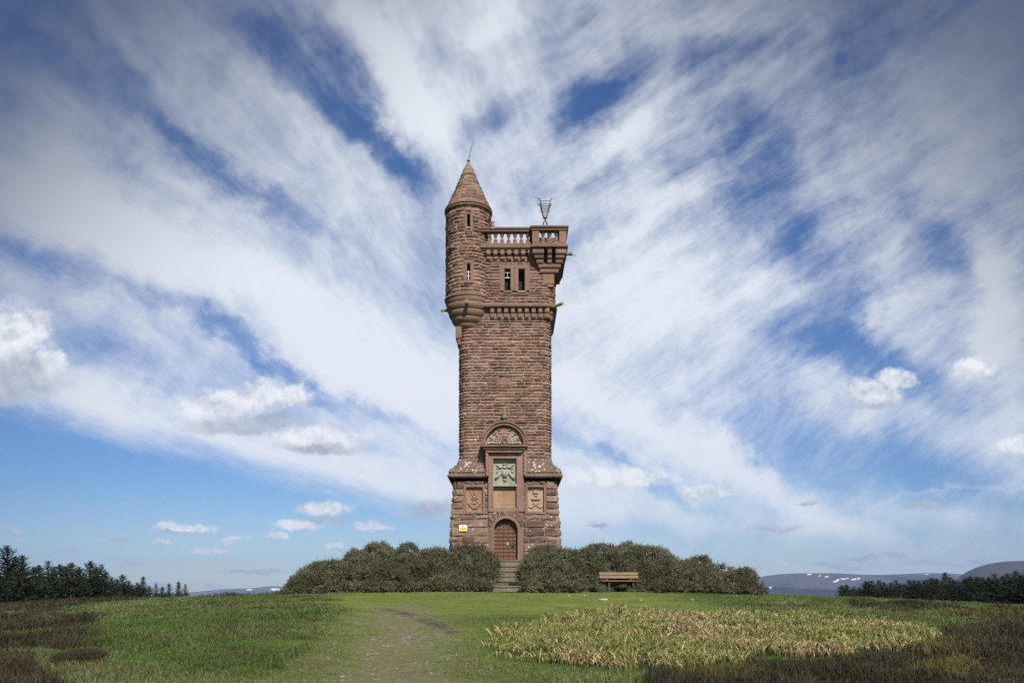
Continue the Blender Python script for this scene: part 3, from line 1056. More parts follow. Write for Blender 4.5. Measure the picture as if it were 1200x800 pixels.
zbal = Z(284, -.5)
bm_ = baluster_mesh(zc0 - zbal, 0.105)
pts = [(X(px, -.4), yp + 0.17, zbal, 0) for px in (573, 580.7, 588.3, 596, 603.5, 611, 618.4)]
for k in range(8): pts.append((TCX + HP - 0.17, BY1 + 0.5 + 0.36 * k, zbal, 0))
for k in range(8): pts.append((TCX - HP + 0.17, TCY - 0.6 + 0.36 * k, zbal, 0))
for k in range(13): pts.append((TCX - 2.2 + 0.36 * k, TCY + HP - 0.17, zbal, 0))
row_of(bm_, 'baluster', pts, tower)
for x_, y_ in ((TCX - HP, TCY + HP - 0.42), (TCX + HP - 0.42, TCY + HP - 0.42)):
    mb = MB(); mb.box(x_ + .01, x_ + 0.41, y_ + .01, y_ + 0.41, zbal, zc0 - .003); mb.build('parapet_pier', M['dressed'], tower, bevel=0.015)

# ---- square corner balcony on stepped corbels
z0b, z1b = Z(289.5, -.76), Z(264, -.76)
mb = MB()
mb.box(BX0 - 0.03, BX1 + 0.03, BY0 - 0.05, BY1 + 0.05, Z(289.3, -.76), Z(286.2, -.76))
mb.box(BX0 + 0.05, BX1 - 0.05, BY0 + 0.04, BY1 - 0.05, Z(286.15, -.76), Z(283, -.76))
mb.build('balcony_floor', M['trim'], tower, bevel=0.02)
zq0, zq1 = Z(283, -.76), Z(269.5, -.76)
pw = (X(631.5, -.76) - X(623, -.76))
for x_, y_ in ((BX0 + 0.05, BY0 + 0.05), (BX1 - 0.05 - pw, BY0 + 0.05), (BX1 - 0.05 - pw, BY1 - 0.05 - pw), (BX0 + 0.05, BY1 - .05 - pw)):
    mb = MB(); mb.box(x_, x_ + pw, y_, y_ + pw, zq0, zq1); mb.build('balcony_pier', M['dressed'], tower, bevel=0.015)
bm2 = baluster_mesh(zq1 - zq0, 0.105)
pts = [(X(px, -.6), BY0 + 0.24, zq0, 0) for px in (636.3, 644.2, 652)]
pts += [(BX1 - 0.24, BY0 + 0.24 + 0.47 + 0.33 * k, zq0, 0) for k in range(3)]
row_of(bm2, 'balcony_baluster', pts, tower)
mb = MB()
t_ = 0.42
zz0, zz1 = Z(269.3, -.76), Z(264, -.8)
for a, b_, c, d_ in ((BX0, BX1, BY0, BY0 + t_), (BX0, BX1, BY1 - t_, BY1), (BX0, BX0 + t_, BY0 + t_ + .004, BY1 - t_ - .004), (BX1 - t_, BX1, BY0 + t_ + .004, BY1 - t_ - .004)):
    mb.box(a, b_, c, d_, zz0, zz1 - 0.10)
mb.box(BX0 - 0.06, BX1 + 0.06, BY0 - 0.06, BY0 + t_, zz1 - 0.098, zz1)
mb.box(BX0 - 0.06, BX1 + 0.06, BY1 - t_, BY1 + 0.06, zz1 - 0.098, zz1)
mb.box(BX0 - 0.06, BX0 + t_, BY0 + t_ + .003, BY1 - t_ - .003, zz1 - 0.098, zz1)
mb.box(BX1 - t_, BX1 + 0.06, BY0 + t_ + .003, BY1 - t_ - .003, zz1 - 0.098, zz1)
mb.build('balcony_coping', M['trim'], tower, bevel=0.015)


def bull(mb, x0, x1, y0, y1, z0, z1, rnd=0.5):
    """block whose front edge is rounded off underneath"""
    h = z1 - z0
    q = min(h * 0.55, 0.12)
    prof = [(y1, z0), (y0 + q, z0)] + [(y0 + q - q * math.sin(R(t)), z0 + q - q * math.cos(R(t))) for t in (30, 60, 90)] + [(y0, z1), (y1, z1)]
    mb.prism_side(prof[::-1], x0, x1, rnd)


tiers = [(289.6, 297.6, 624.0, 663.8, -0.70), (298.0, 302.7, 626.2, 661.6, -0.60), (303.4, 309.0, 628.4, 659.6, -0.50)]
for k, (p0, p1, a, b_, yf) in enumerate(tiers):
    z1_, z0_ = Z(p0, yf), Z(p1, yf)
    xs_ = [(a, 637.4 - 0.2 * k), (641.8, 646.6), (651.2, b_)]
    for u0, u1 in xs_:
        mb = MB(); bull(mb, X(u0, yf), X(u1, yf), yf, 0.5, z0_, z1_, random.random())
        mb.build('balcony_corbel', M['dressed'], tower, bevel=0.012)
    mb = MB(); mb.box(X(b_, yf) - 0.35, X(b_, yf) - 0.003, 0.503, TCY + 0.3 - 0.12 * k, z0_, z1_); mb.box(X(a, yf) + .1, X(b_, yf) - .36, -0.18, .5, z0_ + 0.01, z1_ - .01)
    mb.build('balcony_corbel', M['trim'], tower, bevel=0.012)
for p0, p1, a, b_, yf, yb_ in ((309.3, 314.0, 630.8, 657.2, -0.42, 1.15), (315.0, 320.0, 632.8, 654.6, -0.33, 1.0)):
    mb = MB(); bull(mb, X(a, yf), X(b_, yf), yf, yb_, Z(p1, yf), Z(p0, yf)); mb.build('corbel_slab', M['dressed'], tower, bevel=0.012)
mb = MB(); mb.box(X(636, -.22), X(649.5, -.22), -0.235, 0.8, Z(333, -.22), Z(320.2, -.22)); mb.box(X(641, -.22), X(649.0, -.22), -0.215, 0.6, Z(336, -.22), Z(333.2, -.22))
mb.build('corner_block', M['stone'], tower, bevel=0.03)

# ---- round corner turret
TUX, TUY, TUR = X(549.0, 0.5), 0.50, 1.135
zt0, zt1 = Z(353, 0.5), Z(252.5, 0.5)
mb, bk = MB(), MB()
tp = lambda s, z: (TUX + TUR * math.sin(s / TUR), TUY - TUR * math.cos(s / TUR), math.sin(s / TUR), -math.cos(s / TUR))
yt = TUY - TUR
SL = [(X(547.4, yt), X(550.9, yt), Z(269.5, yt), Z(251, yt)), (X(547.3, yt), X(551, yt), Z(328, yt), Z(308.5, yt))]
fr = [(X(544.6, yt), X(553.7, yt), Z(271.5, yt), Z(248.6, yt)), (X(543.6, yt), X(554.8, yt), Z(331.5, yt), Z(304.5, yt))]
PT = 2 * math.pi * TUR
stone_wall(mb, bk, tp, PT, zt0, zt1, 0.158, (0.24, 0.7), [(a - TUX, b_ - TUX, c, d_) for a, b_, c, d_ in fr], 0.030, 0.020, 0.022, 0.28, 12)
turret = mb.build('turret_wall', M['stone'], tower)
bk.build('mortar_bed', M['mortar'], turret)
for i, (s_, f_) in enumerate(zip(SL, fr)):
    w = MB()
    yf = yt - 0.03
    w.box(f_[0], s_[0], yf, yt + 0.35, s_[2], s_[3]); w.box(s_[1], f_[1], yf, yt + 0.35, s_[2], s_[3])
    w.box(f_[0], f_[1], yf, yt + 0.35, s_[3], f_[3]); w.box(f_[0], f_[1], yf, yt + 0.35, f_[2], s_[2])
    wo = w.build('slit_window', M['dressed'], tower, bevel=0.015)
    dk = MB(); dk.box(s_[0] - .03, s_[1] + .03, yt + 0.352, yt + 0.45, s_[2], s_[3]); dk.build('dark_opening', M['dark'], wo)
    if i:
        g = MB(); zb_, zh = s_[2], s_[3] - s_[2]
        xm = s_[0] + (s_[1] - s_[0]) * 0.42
        g.box(xm - 0.014, xm + 0.014, yt + 0.12, yt + 0.14, zb_ + 0.05, zb_ + zh * 0.62)
        for q in (0.28, 0.52): g.box(s_[0] + 0.01, s_[1] - .01, yt + 0.114, yt + 0.118, zb_ + zh * q, zb_ + zh * q + 0.03)
        g.build('window_bars', M['white'], wo)
    else:
        g = MB(); g.box(s_[0] + 0.01, s_[1] - 0.01, yt + 0.16, yt + 0.18, s_[2] + 0.18, s_[2] + 0.22); g.build('window_bar', M['white'], wo)
# eaves moulding and conical roof
ze = Z(252.3, 0.5)
mb = MB(); mb.lathe(TUX, TUY, [(TUR - .05, ze - 0.02), (TUR + 0.05, ze), (TUR + 0.09, ze + 0.03), (TUR + 0.10, ze + 0.08), (TUR + 0.06, ze + 0.12), (TUR + 0.03, ze + 0.13), (TUR + 0.09, ze + 0.17), (TUR + 0.07, ze + 0.23), (TUR - .1, ze + 0.24)], 48)
mb.build('eaves_moulding', M['trim'], tower, smooth=False)
zk0, zk1, zk2 = ze + 0.24, Z(207, .5), Z(189.5, .5)


def cone_r(z):
    t = (z - zk0) / (zk2 - zk0)
    return np.interp(t, [0, 0.08, 0.35, 0.70, 1.0], [TUR + 0.03, TUR - 0.09, 0.735, 0.36, 0.05])


def cone_path(s, z):
    r = cone_r(z); t = s / TUR
    return (TUX + r * math.sin(t), TUY - r * math.cos(t), math.sin(t), -math.cos(t))


mb, bk = MB(), MB()
stone_wall(mb, bk, cone_path, PT, zk0, zk1, 0.2, (0.5, 0.95), [], 0.022, 0.014, 0.02, 0.15, 14)
cone = mb.build('cone_roof', M['stone_roof'], tower)
bk.build('mortar_bed', M['mortar'], cone)
mb = MB()
mb.lathe(TUX, TUY, [(cone_r(zk1) - .04, zk1 - 0.02), (cone_r(zk1) + 0.045, zk1), (cone_r(zk1 + .25) + .03, zk1 + 0.25), (cone_r(zk1 + .25) + .045, zk1 + 0.252), (cone_r(zk1 + .5) + .02, zk1 + 0.5), (0.06, zk2 - 0.06), (0.04, zk2)], 20)
mb.build('roof_cap', M['cap'], cone)
mb = MB(); mb.lathe(TUX, TUY, [(0.05, zk2 - .03), (0.075, zk2 + 0.02), (0.07, zk2 + 0.07), (0.03, zk2 + 0.10)], 10); mb.build('finial', M['iron'], cone)
mb = MB(); mb.tube([(TUX, TUY, zk2 + .05), (TUX + 0.09, TUY, zk2 + 0.5), (X(554.5, .5), TUY, Z(166, .5)), (X(555.2, .5), TUY, Z(164, .5))], [0.018, 0.015, 0.012, 0.006], 5)
mb.build('lightning_rod', M['iron'], cone)
mb = MB(); mb.box(X(575, .9), X(579.5, .9), 0.7, 1.0, Z(271, .9), Z(261, .9)); mb.build('chimney_stub', M['stone'], tower, bevel=.02)
# turret corbelling: four bulging rings to a point on the corner of the shaft
prof = []
zr_ = [389.5, 383.0, 376.0, 368.5, 360.5, 354.6]
rr_ = [0.42, 0.66, 0.85, 1.00, 1.11, 1.17]
prof.append((0.25, Z(390, .5)))
for i in range(5):
    za_, zb_ = Z(zr_[i], .5), Z(zr_[i + 1], .5)
    k_ = 1.0 if i < 4 else .5
    prof.append((rr_[i] - 0.05 * k_, za_))
    for t in np.linspace(0.08, 1, 8):
        a_ = math.pi * .62 * t
        prof.append((rr_[i] + (rr_[i + 1] - rr_[i]) * t + math.sin(a_ * 1.45) * 0.055 * k_, za_ + (zb_ - za_) * (0.02 + 0.96 * t)))
    prof.append((rr_[i + 1] - 0.03 * k_, zb_ - .006))
prof += [(1.225, Z(354.3, .5)), (1.235, Z(352.5, .5)), (1.16, Z(351.5, .5)), (1.0, Z(351, .5))]
mb = MB(); mb.lathe(TUX, TUY, prof, 48); mb.build('turret_corbel', M['dressed'], tower, smooth=True)
for a in (0,):
    pass
mb = MB()
mb.box(X(534.3, .3), X(541.5, .3), -0.02, 0.9, Z(397, .1), Z(383, .1)); mb.build('corner_bracket', M['dressed'], tower, bevel=.03)
mb = MB(); mb.box(X(536.2, .3), X(540.5, .3), 0.03, 0.7, Z(404.5, .1), Z(397.1, .1)); mb.build('corner_bracket', M['trim'], tower, bevel=.03)

# ---- spouts
def spout(name, p0, p1, r, mat='mossy'):
    mb = MB(); p0, p1 = Vector(p0), Vector(p1)
    mb.tube([p0, p0.lerp(p1, 0.45), p0.lerp(p1, 0.8), p1], [r * 1.2, r * 0.9, r * 0.95, r * 1.15], 7)
    return mb.build(name, M[mat], tower)


spout('water_spout', (TCX + HU - 0.12, TCY - HU + 0.3, Z(359.5, .1)), (X(659, -.3), -0.35, Z(356, -.3)), 0.085)
sp = spout('water_spout', (BX1 - 0.25, BY0 + 0.7, Z(298.5, 0)), (X(670.5, 0), BY0 + 0.72, Z(297.8, 0)), 0.085)
mb = MB(); mb.tube([(X(670, 0), BY0 + .72, Z(297.6, 0)), (X(672.5, 0), BY0 + .72, Z(299, 0)), (X(675, 0), BY0 + .70, Z(300.6, 0))], 0.016, 5); mb.build('lead_pipe', M['iron'], sp)
spout('water_spout', (TUX, TUY - 1.0, Z(352, -.6)), (TUX, TUY - 1.42, Z(352.6, -.9)), 0.10)
spout('water_spout', (TUX - 1.0, TUY, Z(364, .5)), (TUX - 1.42, TUY - 0.05, Z(364, .5)), 0.075)

# ---- frontispiece: frame for the carved panels
yf = -0.52
mb = MB()
A0, A1 = X(578, yf), X(605.3, yf)
za0, za1 = Z(567.5, yf), Z(537, yf)
zi0, zi1 = Z(594, yf), Z(568.5, yf)
top = Z(526, yf)
bot = Z(599.3, -.45)
mb.box(X(572.2, yf), A0, yf, 0.2, bot, top); mb.box(A1, X(613.8, yf), yf, 0.2, bot, top)
mb.box(A0, A1, yf + .002, 0.2, za1, top); mb.box(A0, A1, yf + 0.02, 0.2, bot, zi0)
mb.box(A0, A1, -0.24, 0.2, zi0, za1)
mb.build('panel_frame', M['dressed_pink'], tower, bevel=0.015)
mb = MB(); mb.box(A0 - .09, A0, yf - 0.035, yf - .002, zi0, za1 + .1); mb.box(A1, A1 + .09, yf - 0.035, yf - .002, zi0, za1 + .1); mb.box(A0, A1, yf - 0.035, yf - .004, za1, za1 + .1)
mb.build('inner_frame', M['dressed_pink'], tower, bevel=0.012)
for px in (570.8, 615.3):
    mb = MB(); mb.rope((X(px, -.55), -0.56, Z(558, -.56)), (X(px, -.55), -0.56, Z(526.5, -.56)), 0.09, 0.19); mb.build('rope_column', M['dressed_pink'], tower, smooth=True)
    mb = MB(); s_ = -1 if px < 590 else 1
    mb.box(X(px - 2.2, yf), X(px + 2.2, yf), -0.45, 0.1, Z(558, yf), Z(525.5, yf)); mb.build('rope_column_back', M['dressed'], tower)
# entablature
mb = MB(); mb.box(X(566, -.7), X(616.4, -.7), -0.72, 0.1, Z(526.2, -.7), Z(523.2, -.7)); mb.box(X(563.8, -.8), X(618.6, -.8), -0.82, 0.12, Z(523.1, -.8), Z(520.6, -.8))
mb.box(X(568, -.6), X(614.5, -.6), -0.62, 0.1, Z(529, -.6), Z(526.4, -.6))
mb.build('entablature', M['trim'], tower, bevel=0.02)
mb = MB(); mb.rope((X(571, -.64), -0.635, Z(529.3, -.64)), (X(612, -.64), -0.635, Z(529.3, -.64)), 0.065, 0.14); mb.build('cable_moulding', M['trim'], tower, smooth=True)
# tympanum
tx, tz_ = X(591.2, -.55), Z(520.4, -.55)
Ro, Ri = 1.14, 0.965
mb = MB()
n = 28
arc = lambda r, a0=0, a1=180, n=n: [(tx + r * math.cos(R(a0 + (a1 - a0) * i / n)), tz_ + r * math.sin(R(a0 + (a1 - a0) * i / n))) for i in range(n + 1)]
mb.prism(arc(Ro) + arc(Ri)[::-1], -0.60, 0.06)
mb.prism(arc(Ro + 0.05) + arc(Ro - 0.045)[::-1], -0.66, -0.602)
mb.build('tympanum_arch', M['trim'], tower)
mb = MB(); mb.prism(arc(Ri + 0.02), -0.36, 0.05); tym = mb.build('tympanum', M['tan_carved'], tower)
lv, cv = MB(), MB()
rt = random.Random(4)
for i in range(13):
    a = R(8 + 164 * i / 12)
    L = Ri * (0.86 + 0.06 * rt.random())
    if abs(i - 6) <= 1: L = Ri * 0.9
    bx, bz = tx, tz_ + 0.05
    pts_ = []
    bend = (0.25 if i < 6 else -0.25) * (1 if i % 2 else -1)
    for t in np.linspace(0.22, 1, 7):
        aa = a + bend * (t - 0.4) * 0.5
        pts_.append((bx + L * t * math.cos(aa), -0.40, bz + L * t * math.sin(aa) * 0.97))
    tgt = cv if 4 <= i <= 8 else lv
    tgt.tube(pts_, [0.02, 0.03, 0.035, 0.04, 0.042, 0.04, 0.02], 6)
    for t in (0.5, 0.68, 0.86):
        for sgn in (-1, 1):
            aa = a + sgn * 0.15 * (1.2 - 0.4 * t)
            if not 0.06 < aa < math.pi - 0.06: continue
            p = (bx + L * t * math.cos(aa), -0.40, bz + L * t * math.sin(aa))
            lv.blob(p, (0.060, 0.05, 0.045), 6)
for sx in (-1, 1):
    cv.tube([(tx + sx * 0.02, -0.42, tz_ + 0.02), (tx + sx * 0.17, -0.42, tz_ + 0.30), (tx + sx * 0.32, -0.42, tz_ + 0.62)], 0.035, 6)
for k in range(9): lv.blob((tx - 0.8 + 0.2 * k, -0.40, tz_ + 0.07 + 0.03 * (k % 2)), (0.075, 0.05, 0.04), 6)
lv.build('carved_fronds', M['fan_carved'], tym, smooth=True)
n2_ = 16
cv.tube([(tx + 0.14 * math.cos(2 * math.pi * i / n2_), -0.40, tz_ + 0.60 + 0.17 * math.sin(2 * math.pi * i / n2_)) for i in range(n2_ + 1)], 0.035, 6)
cv.blob((tx, -0.40, tz_ + 0.60), (0.075, 0.06, 0.10), 8); cv.blob((tx, -0.40, tz_ + 0.84), (0.07, 0.05, 0.05), 8)
cv.build('carved_badge', M['tan_carved'], tym, smooth=True)
mb = MB(); zf = tz_ + Ro
mb.lathe(tx, -0.3, [(0.17, zf - 0.03), (0.17, zf + 0.05), (0.09, zf + 0.10), (0.10, zf + 0.16), (0.20, zf + 0.22), (0.20, zf + 0.28), (0.10, zf + 0.34), (0.14, zf + 0.44), (0.13, zf + 0.52), (0.05, zf + 0.60), (0.075, zf + 0.66), (0.03, zf + 0.72)], 14)
mb.build('urn_finial', M['cap'], tower, smooth=True)

# carved coat of arms
yr = -0.24
mb = MB(); mb.box(A0 + .003, A1 - .003, yr - 0.06, yr - .002, za0, za1 - .003); arms = mb.build('arms_panel', M['grey_carved'], tower)
c = (A0 + A1) / 2; zc_m = (za0 + za1) / 2; h = za1 - za0; w_ = A1 - A0
rv = MB(); yv = yr - 0.075
# shield, helmet, crest, crossed supporters, scroll
rv.prism([(c - .17, zc_m + .12), (c - .17, zc_m - .12), (c - .1, zc_m - .26), (c, zc_m - .34), (c + .1, zc_m - .26), (c + .17, zc_m - .12), (c + .17, zc_m + .12)], yv - 0.05, yr)
rv.blob((c, yv, zc_m + 0.24), (0.10, 0.10, 0.11), 8)
rv.tube([(c - .12, yv - .02, zc_m + .36), (c, yv - .04, zc_m + .41), (c + .12, yv - .02, zc_m + .36)], 0.03, 6)
for sx in (-1, 1):
    rv.tube([(c + sx * .08, yv, zc_m + .27), (c + sx * .24, yv - .03, zc_m + .22), (c + sx * .34, yv - .03, zc_m + .32), (c + sx * .47, yv, zc_m + .37)], [.045, .05, .04, .02], 6)
    rv.tube([(c + sx * .26, yv, zc_m + .2), (c + sx * .38, yv - .02, zc_m + .17), (c + sx * .44, yv, zc_m + .24)], [.03, .03, .015], 6)
    rv.tube([(c + sx * .20, yv - .03, zc_m - .04), (c + sx * .33, yv - .05, zc_m - .20), (c + sx * .47, yv - .03, zc_m - .35)], [.05, .06, .07], 7)
    rv.blob((c + sx * .47, yv, zc_m - .38), (.06, .06, .05), 6)
    rv.tube([(c + sx * .33, yv, zc_m + .05), (c + sx * .40, yv - .02, zc_m - .02), (c + sx * .44, yv, zc_m + .06)], .03, 6)
rv.blob((c, yv - .02, zc_m - .40), (.09, .07, .07), 8)
rv.tube([(c - .52 + .065 * i, yv - .01 + .0 * i, za0 + .075 + .03 * math.sin(i * 1.1)) for i in range(17)], .04, 6)
rv.build('carved_arms', M['grey_carved'], arms, smooth=True)
mb = MB(); mb.box(A0 + .003, A1 - .003, yr - 0.10, yr - .002, zi0 + .11, zi1 - .003); mb.build('inscription_panel', M['tan_carved'], tower, bevel=.01)
mb = MB(); mb.box(A0 + .003, A1 - .003, yr - 0.12, yr - .002, zi0 + .003, zi0 + .10); mb.build('panel_sill', M['mossy'], tower, bevel=.01)
mb = MB(); mb.box(A0 - .02, A1 + .02, yf - .05, yf + .2, zi1 - .05, za0 + .03); mb.build('panel_divider', M['grey_carved'], tower, bevel=.015)

# side panels
def side_panel(p, name, mat):
    x0, x1, z0, z1 = p
    zm = (z0 + z1) / 2
    yq = yb(zm) - 0.03
    ix0, ix1, iz0, iz1 = x0 + 0.11, x1 - 0.11, z0 + 0.07, z1 - 0.12
    mb = MB()
    mb.box(x0, ix0, yq, 0.2, z0, z1); mb.box(ix1, x1, yq, 0.2, z0, z1); mb.box(ix0, ix1, yq, 0.2, z0, iz0); mb.box(ix0, ix1, yq, 0.2, iz1, z1)
    fo = mb.build('panel_surround', M['dressed'], tower, bevel=.015)
    mb = MB(); mb.box(ix0 + .003, ix1 - .003, yq + 0.17, 0.18, iz0 + .003, iz1 - .003); po = mb.build(name, M[mat], tower)
    return ix0, ix1, iz0, iz1, yq + 0.155, po


x0, x1, z0, z1, yq, po = side_panel(pan_l, 'carved_thistle_panel', 'tan_carved')
c = (x0 + x1) / 2; h = z1 - z0; w_ = (x1 - x0) / 2
rv = MB()
for sx in (-1, 1):
    rv.tube([(c + sx * .72 * w_, yq - .01, z0 + .92 * h), (c + sx * .1 * w_, yq - .02, z0 + .60 * h), (c - sx * .75 * w_, yq - .01, z0 + .22 * h)], .014, 5)
    rv.prism([(c + sx * .85 * w_, z0 + .36 * h), (c + sx * .80 * w_, z0 + .40 * h), (c + sx * .20 * w_, z0 + .19 * h), (c + sx * .25 * w_, z0 + .14 * h)][::sx], yq - .05, yq + .02)
rv.prism([(c - .28 * w_, z0 + .13 * h), (c + .28 * w_, z0 + .13 * h), (c + .28 * w_, z0 + .18 * h), (c - .28 * w_, z0 + .18 * h)], yq - .06, yq + .02)
rv.prism([(c - .16 * w_, z0 + .33 * h), (c + .16 * w_, z0 + .33 * h), (c + .16 * w_, z0 + .37 * h), (c - .16 * w_, z0 + .37 * h)], yq - .05, yq + .02)
rv.blob((c, yq, z0 + .76 * h), (.065, .06, .075), 8); rv.blob((c, yq, z0 + .85 * h), (.04, .04, .05), 7)
rv.tube([(c, yq, z0 + .72 * h), (c, yq - .01, z0 + .52 * h)], .02, 5)
for sx in (-1, 1): rv.tube([(c, yq - .01, z0 + .53 * h), (c + sx * .12, yq - .03, z0 + .57 * h), (c + sx * .17, yq - .01, z0 + .54 * h)], .025, 5)
rv.tube([(c - .13, yq - .01, z0 + .49 * h), (c + .13, yq - .01, z0 + .49 * h)], .022, 5)
rv.build('carved_relief', M['tan_carved'], po, smooth=False)
x0, x1, z0, z1, yq, po = side_panel(pan_r, 'carved_crown_panel', 'pale_carved')
c = (x0 + x1) / 2; h = z1 - z0; w_ = (x1 - x0) / 2
rv = MB()
rv.prism([(c - .3 * w_, z0 + .76 * h), (c + .3 * w_, z0 + .76 * h), (c + .36 * w_, z0 + .90 * h), (c + .16 * w_, z0 + .83 * h), (c, z0 + .94 * h), (c - .16 * w_, z0 + .83 * h), (c - .36 * w_, z0 + .90 * h)], yq - .07, yq + .02)
for q in (-.36, 0, .36): rv.blob((c + q * w_, yq - .02, z0 + (.92 if q else .96) * h), (.03, .04, .03), 6)
rv.tube([(c + .33 * w_ * math.cos(t), yq - .01, z0 + .5 * h + .17 * h * math.sin(t)) for t in np.linspace(0, 2 * math.pi, 19)], .03, 6)
rv.prism([(c - .58 * w_, z0 + .52 * h), (c - .3 * w_, z0 + .50 * h), (c + .3 * w_, z0 + .50 * h), (c + .58 * w_, z0 + .52 * h), (c + .46 * w_, z0 + .62 * h), (c + .15 * w_, z0 + .57 * h), (c - .15 * w_, z0 + .57 * h), (c - .46 * w_, z0 + .62 * h)], yq - .08, yq + .02)
rv.blob((c, yq - .02, z0 + .68 * h), (.07, .05, .05), 7)
rv.tube([(c + q * w_, yq - .015, z0 + (.23 + .055 * math.cos(q * 5.5)) * h) for q in np.linspace(-.85, .85, 15)], .038, 6)
rv.tube([(c + q * w_, yq - .015, z0 + (.33 - .03 * q * q) * h) for q in np.linspace(-.4, .4, 8)], .026, 6)
rv.build('carved_relief', M['pale_carved'], po, smooth=False)

# ---- door surround, voussoirs and door
ys = yb(2.6) - 0.04
mb = MB()
sx0, sx1, sz1 = sur[0] + .002, sur[1] - .002, bot - .003
arcd = [(DC + DR * math.cos(R(a)), DSP + DR * math.sin(R(a))) for a in np.linspace(0, 180, 25)]
mb.prism([(sx0, TZ - .01), (DX0, TZ - .01)] + arcd[::-1] + [(DX1, TZ - .01), (sx1, TZ - .01), (sx1, sz1), (sx0, sz1)], ys + .02, 0.25)
sd = mb.build('door_surround', M['dressed'], tower)
mb = MB()
r1 = DR + 0.17
ao = [(DC + r1 * math.cos(R(a)), DSP + r1 * math.sin(R(a))) for a in np.linspace(0, 180, 25)]
ai = [(DC + (DR + .0) * math.cos(R(a)), DSP + DR * math.sin(R(a))) for a in np.linspace(0, 180, 25)]
mb.prism([(DX1 + .17, TZ)] + ao + [(DX0 - .17, TZ), (DX0, TZ)] + ai[::-1] + [(DX1, TZ)], ys - .035, ys + .018)
mb.build('arch_moulding', M['dressed'], sd)
rv_ = random.Random(9)
for k in range(9):
    a0, a1 = R(12 + 156 * k / 9 + 1.0), R(12 + 156 * (k + 1) / 9 - 1.0)
    ra = r1 + 0.015
    am = (a0 + a1) / 2
    rb = ra + rv_.uniform(0.24, 0.34) * (1.25 if k == 4 else 1)
    def cl(p): return (min(max(p[0], sx0 + .01), sx1 - .01), min(p[1], sz1 - .004))
    q = [cl((DC + r * math.cos(a), DSP + r * math.sin(a))) for r, a in ((ra, a0), (rb, a0), (rb, am), (rb, a1), (ra, a1), (ra, am))]
    mb = MB(); mb.prism(q, ys - rv_.uniform(.03, .07), ys + .019, rv_.random()); mb.build('voussoir', M['stone_base'], sd, bevel=.02)
yd = ys + 0.30
mb = MB()
nb = 5
for k in range(nb):
    a, b_ = DX0 + (DX1 - DX0) * k / nb + .006, DX0 + (DX1 - DX0) * (k + 1) / nb - .006
    def top_at(x): return DSP + math.sqrt(max(0, (DR - 0.004) ** 2 - (x - DC) ** 2))
    poly = [(a, TZ + 0.02), (b_, TZ + 0.02)] + [(x_, max(top_at(x_), DSP)) for x_ in np.linspace(b_, a, 5)]
    mb.prism(poly, yd, yd + 0.06, rv_.random())
door = mb.build('door', M['door_wood'], tower)
mb = MB(); mb.box(DX0 - .02, DX1 + .02, yd + .065, yd + .10, TZ, DTOP); mb.build('door_back', M['dark'], door)
gr = MB()
hh = DTOP - TZ
nr = 10
for k in range(1, nr + 1):
    zz = TZ + 0.02 + (hh - .02) * k / (nr + 0.6)
    half = DR if zz < DSP else math.sqrt(max(0.0, DR * DR - (zz - DSP) ** 2))
    if half > .08: gr.box(DC - half + .01, DC + half - .01, yd - 0.035, yd - .002, zz - .020, zz + .020)
for k in range(1, 7):
    xx = DX0 + (DX1 - DX0) * k / 7
    gr.box(xx - .013, xx + .013, yd - 0.045, yd - .037, TZ + .03, top_at(xx) - .02)
gr.build('iron_grille', M['rust'], door)
st = MB()
for k in range(nr):
    for j in range(7):
        xx = DX0 + (DX1 - DX0) * (j + .5) / 7; zz = TZ + 0.02 + (hh - .02) * (k + .5) / (nr + .6)
        if zz < top_at(xx) - .05: st.blob((xx, yd - .006, zz), (.026, .02, .026), 6)
st.build('stud', M['iron'], door)['kind'] = 'stuff'
mb = MB(); mb.box(DX1 - .30, DX1 - .12, yd - .06, yd - .046, TZ + .68, TZ + .86); mb.build('lock_plate', M['iron'], door)
mb = MB(); mb.tube([(DC + .08 + .05 * math.cos(t), yd - .055, TZ + .82 + .06 * math.sin(t)) for t in np.linspace(0, 2 * math.pi, 13)], .012, 5); mb.build('ring_handle', M['white'], door)
mb = MB(); mb.tube([(DC + .2 - .06 * math.sin(t), yd - .06, DSP + .28 - .09 * math.cos(t)) for t in np.linspace(0, math.pi, 7)], .014, 5); mb.build('door_hook', M['cap'], door)

# ---- notice on the wall
zs_ = Z(618.5, -.5); ysn = yb(zs_) - 0.13
sx0, sx1, sz0, sz1 = X(538, ysn), X(547.3, ysn), Z(622, ysn), Z(614.8, ysn)
sg = empty('notice', ((sx0 + sx1) / 2, ysn, sz0))
tag(sg, 'small white and yellow warning notice with a little triangle, screwed to the tower base', 'sign')
mb = MB(); mb.box(sx0, sx1, ysn, ysn + .012, sz0, sz1); mb.build('sign_plate', M['white'], sg)
mb = MB(); mb.box(sx0 + .018, sx1 - .018, ysn - .006, ysn - .001, sz0 + .018, sz0 + .195); mb.build('yellow_field', M['yellow'], sg)
mb = MB(); xm = (sx0 + sx1) / 2
mb.prism([(xm - .045, sz1 - .10), (xm + .045, sz1 - .10), (xm, sz1 - .02)], ysn - .006, ysn - .001)
mb.build('warning_triangle', M['black'], sg)
mb = MB()
for k, ww in enumerate((.13, .10)): mb.box(xm - ww, xm + ww, ysn - .009, ysn - .007, sz0 + .125 - .05 * k, sz0 + .142 - .05 * k)
mb.build('printed_line', plain_mat('faded print', (.45, .30, .01), (.5, .33, .01), bmp=0), sg)
mb = MB()
for q in (0.12, 0.88):
    for wq in (0.2, 0.8):
        mb.box(sx0 + (sx1 - sx0) * q - .02, sx0 + (sx1 - sx0) * q + .02, ysn + .013, ysn + .12, sz0 + (sz1 - sz0) * wq - .02, sz0 + (sz1 - sz0) * wq + .02)
mb.build('fixing_block', M['iron'], sg)

